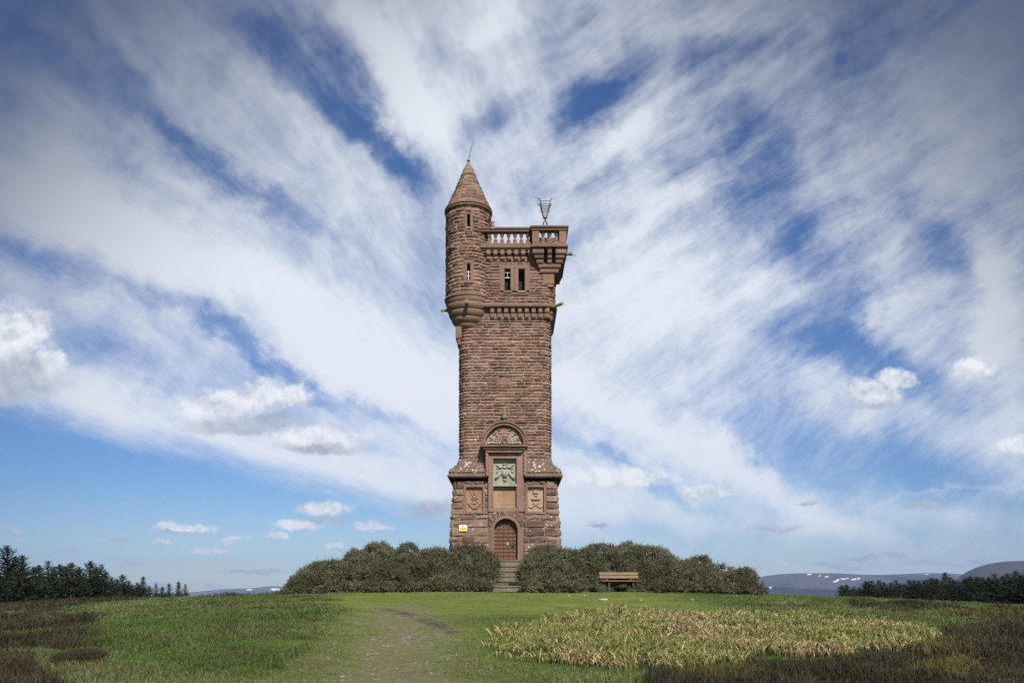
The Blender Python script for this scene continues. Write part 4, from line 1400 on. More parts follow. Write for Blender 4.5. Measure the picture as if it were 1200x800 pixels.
# ---- beacon basket on the corner balcony
bx, by = X(638.8, .2), 0.2
zbz = ZD - 0.118
beacon = empty('beacon_basket', (bx, by, zbz))
tag(beacon, 'rusty iron beacon fire basket on crossed legs, standing on the balcony at the tower top', 'beacon')
yc = by
zz_ = lambda py: Z(py, by)
ww = lambda px: px * (D0 + by) / F
zt_, zb_ = zz_(237.5), zz_(255.5)
for i in range(4):
    a = R(45 + 90 * i)
    ca, sa = math.cos(a) * 1.414, math.sin(a) * 1.414
    mb = MB()
    rt_, rb_ = ww(6.0), ww(1.7)
    mb.tube([(bx + ca * rb_, by + sa * rb_, zb_), (bx + ca * rt_, by + sa * rt_, zt_), (bx + ca * (rt_ + .03), by + sa * (rt_ + .03), zt_ + .06), (bx + ca * (rt_ + .08), by + sa * (rt_ + .08), zt_ + .07), (bx + ca * (rt_ + .095), by + sa * (rt_ + .095), zt_ + .02)], .019, 6)
    t_ = (zz_(245) - zb_) / (zt_ - zb_); rm = rb_ + (rt_ - rb_) * t_
    mb.tube([(bx + ca * rm, by + sa * rm, zz_(246.5)), (bx + ca * (rm + .07), by + sa * (rm + .07), zz_(245.2)), (bx + ca * (rm + .10), by + sa * (rm + .10), zz_(243.8))], .014, 5)
    mb.build('upright', M['rust'], beacon)
    mb = MB()
    mb.tube([(bx - ca * ww(.9), by - sa * ww(.9), zz_(254.5)), (bx, by, zz_(257)), (bx + ca * ww(2.4), by + sa * ww(2.4), zz_(263)), (bx + ca * ww(5.0), by + sa * ww(5.0), zbz)], .022, 6)
    mb.build('leg', M['rust'], beacon)
for py in (238.2, 241.0, 243.8, 246.4, 248.8, 251.2, 253.6):
    t_ = (zz_(py) - zb_) / (zt_ - zb_)
    rm = ww(1.7) + (ww(6.0) - ww(1.7)) * t_
    c4 = [(bx + rm, by - rm), (bx + rm, by + rm), (bx - rm, by + rm), (bx - rm, by - rm)]
    mb = MB()
    for k in range(4): mb.tube([(*c4[k], zz_(py)), (*c4[(k + 1) % 4], zz_(py))], .013, 5)
    mb.build('hoop', M['rust'], beacon)
mb = MB(); mb.box(bx - ww(1.9), bx + ww(1.9), by - ww(1.9), by + ww(1.9), zz_(256), zz_(255)); mb.build('basket_floor', M['rust'], beacon)
# ------------------------------------------------------------------ steps up to the door
stp = empty('stone_steps', (DC, yb(1.7) - 0.6, 0.2))
tag(stp, 'worn mossy stone steps rising to the arched door between the thickets', 'steps')
yl = yb(1.7) - 0.02
rise = 0.262
rs = random.Random(5)
for k in range(6):
    z1 = TZ - 0.01 - rise * k
    y0 = yl - 0.30 - 0.29 * k
    a, b_ = X(573.5 + rs.uniform(-1, 1), y0), X(617 + rs.uniform(-1, 1), y0)
    n = 14
    vv, ff = [], []
    prof = [(y0 + .38, z1 - .30), (y0 + .055, z1 - .30), (y0 + .05, z1 - .085), (y0, z1 - .075), (y0 + .012, z1), (y0 + .38, z1)]
    for i in range(n + 1):
        w_ = .012 * math.sin(i * 1.7 + k) + rs.uniform(-.012, .012)
        for j, (y, z) in enumerate(prof):
            dz = (-.03 * math.exp(-((i - n / 2) / 3.0) ** 2) if j in (4, 5) else 0)
            vv.append((a + (b_ - a) * i / n, y + (w_ if 0 < j < 5 else 0), z + dz + (rs.uniform(-.012, .012) if 0 < j < 5 else 0)))
    m = len(prof)
    for i in range(n):
        for j in range(m - 1): ff.append((i * m + j, i * m + j + 1, (i + 1) * m + j + 1, (i + 1) * m + j))
    ff.append(list(range(m))[::-1]); ff.append([n * m + j for j in range(m)])
    mb = MB()
    mb.add(vv, [f[::-1] for f in ff], rs.random())
    o = mb.build('step', M['step'], stp)
    if k == 4:
        mb = MB(); mb.box(X(596.5, y0), X(607, y0), y0 - .02, y0 - .008, z1 - .20, z1 - .09); mb.build('drain_hole', M['dark'], o)
gx, gy, gz = ground_at(601, 692)
kb = MB()
kb.tube([(X(589.5 + 23 * t, gy), gy - .28 * math.sin(math.pi * t), gz + .02) for t in np.linspace(0, 1, 13)], .06, 6)
ko = kb.build('edging_stone', M['step'], loc=(gx, gy, gz))
tag(ko, 'low curved stone edging on the turf at the foot of the steps', 'edging')

# ------------------------------------------------------------------ bench
bgx, bgy, bgz = ground_at(728, 690.5)
bgy = -2.25
bgz = ground_z(bgx, bgy)
bc = X(725.3, bgy)
bench = empty('park_bench', (bc, bgy, bgz))
bench.rotation_euler = (0, 0, R(9))
tag(bench, 'weathered orange timber bench with a two-plank back, tucked into the thicket beside the tower', 'bench')


def local_part(mb, name, mat, parent, bevel=0.0):
    o = mb.build(name, mat, None, None, bevel=bevel)
    o.parent = parent
    return o


bl = 0.97
zs = Z(680.5, bgy - .25) - bgz
zb0_, zb1_ = Z(677.3, bgy) - bgz, Z(670.0, bgy) - bgz
mid = (zb0_ + zb1_) / 2
for k, (a, b_) in enumerate(((zb0_, mid - .012), (mid + .012, zb1_))):
    mb = MB(); mb.prism_side([(-.02 + .05 * (k), a), (.025 + .05 * k, a), (.055 + .05 * k, b_), (.01 + .05 * k, b_)][::-1], -bl, bl); local_part(mb, 'back_plank', M['bench_wood'], bench, .008)
for k in range(3):
    y_ = -.50 + .155 * k
    mb = MB(); mb.box(-bl - .02, bl + .04, y_, y_ + .14, zs - .02, zs + .03); local_part(mb, 'seat_plank', M['bench_seat'], bench, .008)
for sx in (-.60, .60):
    mb = MB(); mb.box(sx - .05, sx + .05, -.42, -.30, -.1, zs - .022); mb.box(sx - .05, sx + .05, -.06, .04, -.1, zs - .022); mb.box(sx - .05, sx + .05, -.297, -.063, zs - .16, zs - .024); local_part(mb, 'leg', M['concrete'], bench, .01)
    mb = MB(); mb.prism_side([(-.03, zs - .02), (.03, zs - .02), (.13, zb1_ - .03), (.08, zb1_ - .03)][::-1], sx - .035, sx + .035); local_part(mb, 'back_post', M['iron'], bench)


# ------------------------------------------------------------------ leafy things: arrays of small triangles
def leaves(base, tip, width, side):
    """triangles from base points to tips; side: unit-ish sideways vectors"""
    n = len(base)
    V = np.empty((n, 3, 3), np.float32)
    V[:, 0] = base - side * width[:, None]
    V[:, 1] = base + side * width[:, None]
    V[:, 2] = tip
    return V


def unit(v): return v / np.maximum(np.linalg.norm(v, axis=-1, keepdims=True), 1e-6)


def thicket(name, label, profile, ydepth, seed, density=1.0, skip=None, thick=1.25, group=None, front=-2.5, extra=()):
    """profile: photo outline of the top edge [(px, py)]; bushes are lobes standing along it"""
    r_ = np.random.default_rng(seed)
    px0, px1 = profile[0][0], profile[-1][0]
    lobes = []
    xs = np.arange(px0, px1 + .1, 11.0)
    for px in xs:
        pxj = float(np.clip(px + r_.uniform(-4, 4), px0, px1))
        py = np.interp(pxj, [p[0] for p in profile], [p[1] for p in profile]) + r_.uniform(-2.5, 2.5)
        yc = np.interp(pxj, ydepth[0], ydepth[1]) + r_.uniform(-.25, .25)
        zt = Z(py + 4.0, yc)
        g = ground_z(X(pxj, yc), front)
        H = zt - g
        rx = max(.45, min(1.0, H * .55)) * r_.uniform(.9, 1.15)
        lobes.append((X(pxj, yc), yc, g + H * .40, rx, thick * min(1.0, .35 + H * .4), H * .60))
        for _ in range(2):
            if r_.random() < .35 and H > .7:
                q_ = r_.uniform(.09, .18)
                lobes.append((X(pxj + r_.uniform(-9, 9), yc), yc + r_.uniform(-.5, .1), zt - r_.uniform(.05, .30), q_ * 1.2, q_, q_ * r_.uniform(.8, 1.3)))
        # lower skirt in front, at several heights
        for t in (.72, .42):
            if r_.random() < .9:
                ysk = yc - (1 - t) * 1.3 * min(1, H / 1.6)
                h2 = H * t * r_.uniform(.85, 1.05)
                lobes.append((X(pxj + r_.uniform(-5, 5), ysk), ysk, g + h2 * .40, rx * r_.uniform(.6, .9), .6, h2 * .58))
    if skip is not None: lobes = [l for l in lobes if not (abs(l[0] - bx_) < 1.0 and l[1] < -1.5)]
    lobes += list(extra)
    L = np.array(lobes)
    cs, rs_ = L[:, :3], L[:, 3:]
    P, N = [], []
    for i in range(len(L)):
        a = rs_[i]
        area = 2.6 * (a[0] * a[1] + a[0] * a[2] + a[1] * a[2])
        n = int(area * 290 * density)
        d = unit(r_.normal(size=(n, 3)))
        p = cs[i] + d * a * r_.uniform(.9, 1.04, (n, 1))
        nn = unit(d / a)
        keep = (d[:, 1] < .45) | (d[:, 2] > .1)
        # lumps: sparse hollows
        hollow = fbm(p[:, 0] * 2.3 + p[:, 1] * 1.1 + seed, p[:, 2] * 2.6 + p[:, 1] * .7, 3)
        p = p - nn * (np.clip(.50 - hollow, 0, .3) * 1.1)[:, None]
        q = np.ones(n, bool)
        for j in range(len(L)):
            if j != i: q &= (((p - cs[j]) / rs_[j]) ** 2).sum(1) > .80
        g = terr(p[:, 0], p[:, 1])
        keep &= q & (p[:, 2] > g - .05)
        P.append(p[keep]); N.append(nn[keep])
    P = np.concatenate(P); N = np.concatenate(N)
    if skip is not None:
        k = skip(P)
        for e in extra: k |= (((P - np.array(e[:3])) / np.array(e[3:])) ** 2).sum(1) < 1.25
        P, N = P[k], N[k]
    n = len(P)
    # each point carries a spray: a stem with leaflets up both sides
    K = 11
    ax = unit(N * .8 + np.array([0, 0, .75]) + r_.normal(size=(n, 3)) * .6)
    ln = r_.uniform(.10, .25, n)
    tall = r_.random(n) < .035
    up = N[:, 2] > .35
    ln = np.where(tall & up, ln * r_.uniform(1.4, 2.6, n), ln)
    tone = np.clip(.5 + (fbm(P[:, 0] * 1.9 + 9, P[:, 2] * 2.2 + P[:, 1], 4) - .5) * 2.2 + r_.normal(size=n) * .22, 0, 1)
    t = np.tile(np.linspace(.08, 1, K), (n, 1))
    base = P[:, None] + ax[:, None] * (t * ln[:, None])[..., None]
    dirs = unit(ax[:, None] * .9 + r_.normal(size=(n, K, 3)) * .75)
    ll = r_.uniform(.04, .085, (n, K)) * (1.15 - .5 * t)
    tip = base + dirs * ll[..., None]
    side = unit(np.cross(dirs, r_.normal(size=(n, K, 3))))
    w = r_.uniform(.010, .020, (n, K))
    V = leaves(base.reshape(-1, 3), tip.reshape(-1, 3), w.ravel(), side.reshape(-1, 3))
    c0 = np.array([.062, .063, .031]); c1 = np.array([.118, .120, .064]); c2 = np.array([.185, .180, .112])
    tt = np.clip(tone[:, None] + r_.normal(size=(n, K)) * .16, 0, 1)[..., None]
    C = np.where(tt < .5, c0 + (c1 - c0) * tt * 2, c1 + (c2 - c1) * (tt - .5) * 2)
    br = (r_.random(n) < .08)[:, None, None] | ((fbm(P[:, 0] * .9 + 70, P[:, 2] * 1.1 + 5, 3) > .70) & (r_.random(n) < .5))[:, None, None]
    C = np.where(br, np.array([.105, .070, .046]) * r_.uniform(.7, 1.2, (n, K, 1)), C)
    C = np.repeat(C.reshape(-1, 3), 3, 0)
    Vf = V.reshape(-1, 3)
    Ff = np.arange(len(Vf)).reshape(-1, 3)
    org = np.array([float(np.mean(cs[:, 0])), float(np.mean(cs[:, 1])), float(ground_z(np.mean(cs[:, 0]), front))])
    root = empty(name, org)
    tag(root, label, 'shrub', group)
    me = npmesh('foliage', Vf - org, Ff, {'col': C})
    link('foliage', me, M['leaf'], root)
    # branches: woody twigs inside, a few sticking out
    tw = MB()
    for i in range(len(L)):
        c_, a = cs[i], rs_[i]
        for k in range(5):
            d = unit(np.array([r_.normal() * .8, r_.normal() * .5 - .2, abs(r_.normal()) + .5]))
            e = c_ + d * a * r_.uniform(.85, 1.12)
            b0 = np.array([c_[0] + r_.normal() * .1, c_[1], c_[2] - a[2] * .8])
            m_ = (b0 + e) / 2 + r_.normal(size=3) * .08
            tw.tube([b0, m_, e], [.022, .014, .006], 4)
    tw.build('branches', M['bark'], root)
    # inner mass closing the gaps behind the leaves, somewhat darker than them
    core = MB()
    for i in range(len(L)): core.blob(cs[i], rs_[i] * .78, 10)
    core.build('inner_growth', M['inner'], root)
    return root


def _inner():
    m, nt, b = new_mat('thicket core fill', 0.95, 0.05)
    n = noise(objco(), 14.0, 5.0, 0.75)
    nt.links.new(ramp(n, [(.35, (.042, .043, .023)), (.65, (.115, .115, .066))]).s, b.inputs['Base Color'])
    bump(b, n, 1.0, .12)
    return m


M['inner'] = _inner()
bx_ = bc
bench_hole = lambda P: ~((np.abs(P[:, 0] - bx_ - .03) < np.where(P[:, 2] > Z(682, bgy), 1.0, .66) + .12 * (vnoise(P[:, 2] * 9, P[:, 1] * 5) - .5)) & (P[:, 1] < bgy + np.where(P[:, 2] > Z(682, bgy), .22, .45)) & (P[:, 2] < Z(668, bgy)))
thicket('thicket_shrub', 'long grey green thicket sloping down to the left, left of the tower', [(327, 695), (336, 689), (345, 678), (354, 667), (368, 658), (385, 654), (402, 650), (418, 643), (432, 636), (446, 634), (462, 639), (478, 635), (490, 637), (505, 643), (516, 640)],
        ([327, 380, 516], [-2.0, -1.3, -.9]), 21)
thicket('thicket_shrub', 'tall rounded thicket between the long left thicket and the steps, under the yellow notice', [(516, 640), (527, 635), (540, 632), (552, 633), (563, 638)], ([516, 564], [-1.35, -1.5]), 22, thick=.95)
thicket('thicket_shrub', 'rounded thicket against the right side of the steps, with reddish dead sprigs', [(629, 645), (638, 637), (650, 637), (662, 641), (676, 643)], ([632, 676], [-1.5, -1.2]), 23, thick=.95)
thicket('thicket_shrub', 'tall ragged thicket directly behind the timber bench', [(684, 640), (694, 635), (706, 637), (718, 634), (732, 635), (746, 636), (758, 637), (770, 642), (782, 646), (792, 652)], ([684, 700, 760, 792], [-1.0, -.75, -.75, -1.0]), 24, skip=bench_hole,
        extra=[(bx_ - .86, bgy - .40, bgz + .16, .36, .26, .34), (bx_ - .50, bgy - .34, bgz + .05, .30, .22, .22), (bx_ + .66, bgy - .30, bgz + .06, .34, .24, .26), (bx_ + 1.02, bgy - .2, bgz + .22, .26, .3, .42)])
thicket('thicket_shrub', 'thicket tapering down to the right towards the far hills, right of the bench', [(800, 656), (812, 650), (822, 651), (834, 660), (846, 657), (858, 659), (866, 661), (874, 667), (882, 676), (889, 685), (896, 693)], ([800, 896], [-1.1, -1.8]), 25)


# ------------------------------------------------------------------ spruces
def spruce_mesh(seed, h=6.0):
    r_ = np.random.default_rng(seed)
    B, T, S, W, C = [], [], [], [], []
    z = .25
    while z < h - .12:
        t = z / h
        nb = int(r_.integers(5, 8))
        Lm = (0.30 * h * (1 - t) ** .85 + .10) * r_.uniform(.75, 1.15)
        a0 = r_.uniform(0, 6.28)
        for k in range(nb):
            a = a0 + 6.283 * k / nb + r_.normal() * .25
            L = Lm * r_.uniform(.6, 1.2)
            slope = -.12 + .75 * t + r_.normal() * .1
            d = np.array([math.cos(a), math.sin(a), 0])
            n = max(6, int(L * 26))
            u = np.linspace(.12, 1, n)
            pos = d * (u * L)[:, None] + np.array([0, 0, 1.0]) * (z + slope * u * L + .25 * L * u ** 2.2)[:, None]
            for rep in range(3):
                q = r_.normal(size=(n, 3)) * np.array([.75, .75, .55])
                dirs = unit(d * .55 + q + np.array([0, 0, .25]))
                sp = (.26 * L * (1.05 - u * .75) + .07)[:, None] * r_.uniform(.5, 1.1, (n, 1))
                B.append(pos); T.append(pos + dirs * np.minimum(sp, .38))
                S.append(unit(np.cross(dirs, r_.normal(size=(n, 3))))); W.append(np.full(n, .028) * r_.uniform(.7, 1.5, n))
                c = (np.array([.010, .017, .010]) + np.array([.020, .024, .010]) * (.5 + (seed % 3) * .4))* (.85 + .15 * (seed % 2)) + 0 * np.array([.016, .019, .009]) * np.clip(r_.random((n, 1)) * .6 + (u[:, None] ** 2) * .5, 0, 1)
                C.append(c)
        z += r_.uniform(.17, .30) * (1.0 if t < .8 else .8)
    # leader shoot
    n = 26
    zz = np.linspace(h * .9, h, n)
    pos = np.c_[np.zeros(n), np.zeros(n), zz]
    dirs = unit(r_.normal(size=(n, 3)) * .6 + np.array([0, 0, .8]))
    B.append(pos); T.append(pos + dirs * .16); S.append(unit(np.cross(dirs, r_.normal(size=(n, 3))))); W.append(np.full(n, .018)); C.append(np.full((n, 3), .03) * np.array([.9, 1.15, .7]))
    V = leaves(np.concatenate(B), np.concatenate(T), np.concatenate(W), np.concatenate(S))
    Vf = V.reshape(-1, 3)
    me = npmesh('crown', Vf, np.arange(len(Vf)).reshape(-1, 3), {'col': np.repeat(np.concatenate(C), 3, 0)})
    me.materials.append(M['needle'])
    tb = MB(); tb.tube([(0, 0, -.6), (0, 0, h * .5), (0, 0, h)], [.13, .07, .012], 7)
    mt = bpy.data.meshes.new('trunk'); mt.from_pydata(tb.v, [], tb.f); mt.materials.append(M['bark'])
    return me, mt


SPR = [spruce_mesh(100 + i) for i in range(6)]


def spruce(px, py_top, d, label, group=None, k=None, wide=1.0, name='spruce_tree'):
    x = (px - 600) * d / F; y = d - D0
    g = ground_z(x, y)
    h = (HOR - py_top) * d / F - g
    o = empty(name, (x, y, g))
    o.scale = (h / 6.0 * wide, h / 6.0 * wide, h / 6.0)
    o.rotation_euler = (0, 0, random.uniform(0, 6.28))
    tag(o, label, 'tree', group)
    me, mt = SPR[random.randrange(6) if k is None else k]
    link('crown', me, None, o); link('trunk', mt, None, o)
    return o


GL = 'spruces beyond the heather left of the tower'
left = [(8, 639, 62, 'tallest spruce, at the left edge, its pointed top highest of the left row'), (26, 650, 60, 'spruce leaning close to the tallest one at the left edge, a little shorter'),
        (40, 664, 64, None), (56, 657, 66, None), (70, 661, 68, None), (84, 659, 66, None), (93, 664, 70, None), (106, 657, 68, None), (119, 661, 70, 'spruce with a doubled tip, last big one before the left row sinks into the heather'), (131, 676, 74, None), (143, 673, 76, None), (151, 680, 78, None),
        (168, 675, 80, 'small spruce standing free with sky on both sides, first past the dense left row'), (183, 683, 84, 'stubby young spruce between the free-standing one and the thin pair'), (198, 683, 86, 'thin young spruce, left one of the pair at the far end of the row'),
        (209, 681, 86, 'tallest of the thin young spruces at the far end of the left row'), (217, 684, 88, 'last thin young spruce where the left row ends against the sky')]
for px, py, d, lb in left:
    spruce(px, py, d, lb or 'dark spruce in the dense middle of the left row, behind brown heather', GL if lb is None else None, wide=1.45 if px < 160 else .95)
for px, py, d in [(-12, 648, 66), (16, 668, 70), (33, 676, 72), (48, 672, 74), (62, 676, 76), (78, 674, 76), (99, 676, 78), (112, 678, 78), (125, 684, 80), (137, 686, 82), (-2, 672, 58), (20, 682, 60), (-30, 655, 64), (18, 652, 66), (46, 662, 70), (63, 664, 70), (77, 663, 72), (90, 668, 72), (113, 664, 74), (124, 670, 74), (137, 678, 78), (146, 682, 80), (155, 685, 82), (161, 682, 80), (164, 685, 82), (175, 686, 82), (190, 687, 84)]:
    spruce(px, py, d, 'dark spruce in the dense middle of the left row, behind brown heather', GL, wide=1.6)
GR = 'spruce plantation right of the tower'
rr = random.Random(31)
prof_r = [(984, 692), (1000, 688), (1015, 685), (1030, 683), (1050, 683), (1070, 684), (1090, 682), (1100, 681), (1120, 682), (1140, 680), (1160, 678), (1180, 675), (1200, 673), (1225, 670)]
px = 986.0
while px < 1226:
    py = np.interp(px, [p[0] for p in prof_r], [p[1] for p in prof_r]) + rr.uniform(-6, 1)
    spruce(px, py, 104 + rr.uniform(-5, 5) - (px - 986) * .10, 'dark young spruce among many like it in the plantation below the far hills', GR, wide=1.6)
    spruce(px + 4, py + rr.uniform(2, 7), 92 + rr.uniform(-4, 4) - (px - 986) * .08, 'dark young spruce among many like it in the plantation below the far hills', GR, wide=1.7)
    px += rr.uniform(5.5, 9.5)
spruce(1107, 670, 96, 'tallest pointed spruce of the plantation right of the tower, standing above its neighbours')
spruce(1190, 668, 88, 'tall spruce near the end of the plantation, under the dark rounded hill')

# ------------------------------------------------------------------ far hills
def hill(name, prof, D, half, base, seed, col_a, col_b, snow=None, rough=1.0):
    """a ridge whose crest, seen over the plain, follows the outline prof [(px, py)]"""
    nx, ny = 360, 70
    px = np.linspace(prof[0][0], prof[-1][0], nx)
    py = np.interp(px, [p[0] for p in prof], [p[1] for p in prof])
    k = np.ones(9) / 9
    py = np.convolve(np.pad(py, 4, 'edge'), k, 'valid')
    t = np.linspace(-1, 1, ny)
    PX, TT = np.meshgrid(px, t)
    H = np.tile((HOR - py) * D / F - base, (ny, 1))
    Yv = D + TT * half
    Xv = (PX - 600) * Yv / F
    sh = np.clip(1 - np.abs(TT) ** 1.5, 0, 1)
    nz = fbm(Xv * .0016 + seed, Yv * .0016 + seed * 2, 5) - .5
    gul = np.abs(fbm(Xv * .0028 + seed * 3, Yv * .0010, 4) - .5)
    Zv = base + H * sh * (1 + .55 * nz * rough * np.abs(TT) ** .6) - gul * 60 * rough * np.clip(np.abs(TT) * 2.5, 0, 1) * sh
    Zv = np.where(np.abs(TT) > .97, base - 60, Zv)
    i = np.arange(ny - 1)[:, None] * nx + np.arange(nx - 1)[None, :]
    Fc = np.stack([i, i + 1, i + nx + 1, i + nx], -1).reshape(-1, 4)
    s = np.zeros(Xv.shape)
    PYv = HOR - F * Zv / Yv
    for (sx, sy, rx, ry) in (snow or []):
        w = fbm(PX * .6 + seed, PYv * 1.2, 3) - .5
        s = np.maximum(s, sstep(1.25, .85, np.hypot((PX - sx) / rx, (PYv - sy) / ry) + w * 1.1) * (TT < .1))
    tone = .5 * fbm(Xv * .0030 + 5, Yv * .0012 + 2, 5) + .5 * fbm(Xv * .0011 + 3, Zv * .012, 4) + .10 * (Zv - base) / np.maximum(H, 1) - .05
    me = npmesh(name, np.c_[Xv.ravel(), Yv.ravel() - D0, Zv.ravel()], Fc, {'snow': s.ravel(), 'tone': tone.ravel()}, True)
    m, nt, b = new_mat('heather moor of ' + name, .95, .05)
    c = ramp(attr('tone') + (noise(objco(), .010, 6, .75) - .5) * .9, [(.40, col_a), (.60, col_b)])
    c = mixc(attr('snow'), c, (.82, .84, .88))
    nt.links.new(c.s, b.inputs['Base Color'])
    o = link(name, me, m)
    tag(o, kind='structure')
    return o


hill('moorland_hill', [(820, 699), (860, 690), (886, 677), (900, 674), (915, 672), (935, 671), (950, 671), (975, 671), (1000, 672), (1015, 673), (1032, 673), (1060, 672), (1085, 671), (1100, 671), (1120, 672), (1160, 674), (1220, 676), (1300, 680), (1420, 690)], 5600, 1500, -130, 3.1,
     (.016, .017, .022), (.085, .077, .076), [(948.5, 672.6, 2.6, .6), (960, 674.2, 1.0, .6), (969, 675.4, 2.2, .55), (978, 681, 2.2, .8), (982, 679.3, 2.2, .8), (988, 677.8, 2.6, .7), (993, 677.2, 2.0, .6), (1001, 678.2, 2.4, .8), (1006, 677.6, 1.6, .9), (903, 688.5, 1.4, .6), (1086, 672.6, 2.0, .5)])
hill('near_hill', [(1095, 700), (1115, 684), (1130, 671), (1145, 664), (1160, 660), (1180, 657.5), (1200, 657), (1230, 658), (1290, 664), (1380, 680), (1450, 695)], 3600, 900, -120, 7.7, (.010, .010, .010), (.050, .045, .038))
hill('low_far_hill', [(190, 696), (245, 691.5), (262, 689.5), (280, 689), (295, 688.5), (308, 687), (318, 686), (335, 686.5), (380, 688), (440, 690), (520, 697)], 9000, 1300, -140, 12.3, (.05, .045, .055), (.12, .11, .11), [(292, 690.5, 3, .8), (322, 690, 5, 1.2)])


# ------------------------------------------------------------------ grass, heather, flower bed: far too many to count
def scatter(n, u0, u1, d0, d1, pw=1.0):
    u = rng.uniform(u0, u1, n)
    s = rng.random(n)
    if pw == 1.0: d = d0 * (d1 / d0) ** s
    else:
        q = 1 - pw
        d = (d0 ** q + s * (d1 ** q - d0 ** q)) ** (1 / q)
    x = u * d; y = d - D0
    return x, y, terr(x, y), d


def blades(x, y, z, h, w, lean, col0, col1):
    """two-segment blades; col0/col1 at foot and tip"""
    n = len(x)
    a = rng.uniform(0, 2 * np.pi, n)
    ld = np.c_[np.cos(a), np.sin(a), np.zeros(n)]
    b = rng.normal(size=n) * .9
    sd = np.c_[np.cos(b), np.sin(b), np.zeros(n)]
    base = np.c_[x, y, z - .012]
    midp = base + np.c_[np.zeros(n), np.zeros(n), h * .6] + ld * (lean * h * .25)[:, None]
    tip = base + np.c_[np.zeros(n), np.zeros(n), h * (1 - .22 * lean)] + ld * (lean * h * .8)[:, None]
    V = np.empty((n, 5, 3), np.float32)
    V[:, 0] = base - sd * w[:, None]; V[:, 1] = base + sd * w[:, None]
    V[:, 2] = midp + sd * (w * .75)[:, None]; V[:, 3] = midp - sd * (w * .75)[:, None]
    V[:, 4] = tip
    o = np.arange(n)[:, None] * 5
    Fc = np.concatenate([o + [0, 1, 2], o + [0, 2, 3], o + [3, 2, 4]], 1).reshape(-1, 3)
    C = np.empty((n, 5, 3), np.float32)
    C[:, 0] = C[:, 1] = col0; C[:, 2] = C[:, 3] = (col0 + col1) / 2; C[:, 4] = col1
    return V.reshape(-1, 3), Fc, C.reshape(-1, 3)


def stuff(name, sets, mat, cat=None, label=None):
    V, Fc, C = [], [], []; b = 0
    for v, f, c in sets: V.append(v); Fc.append(f + b); C.append(c); b += len(v)
    o = link(name, npmesh(name, np.concatenate(V), np.concatenate(Fc), {'col': np.concatenate(C)}), mat)
    tag(o, label, cat, None, 'stuff')
    return o


def lerp(a, b, t): return np.asarray(a)[None] + (np.asarray(b) - np.asarray(a))[None] * t[:, None]


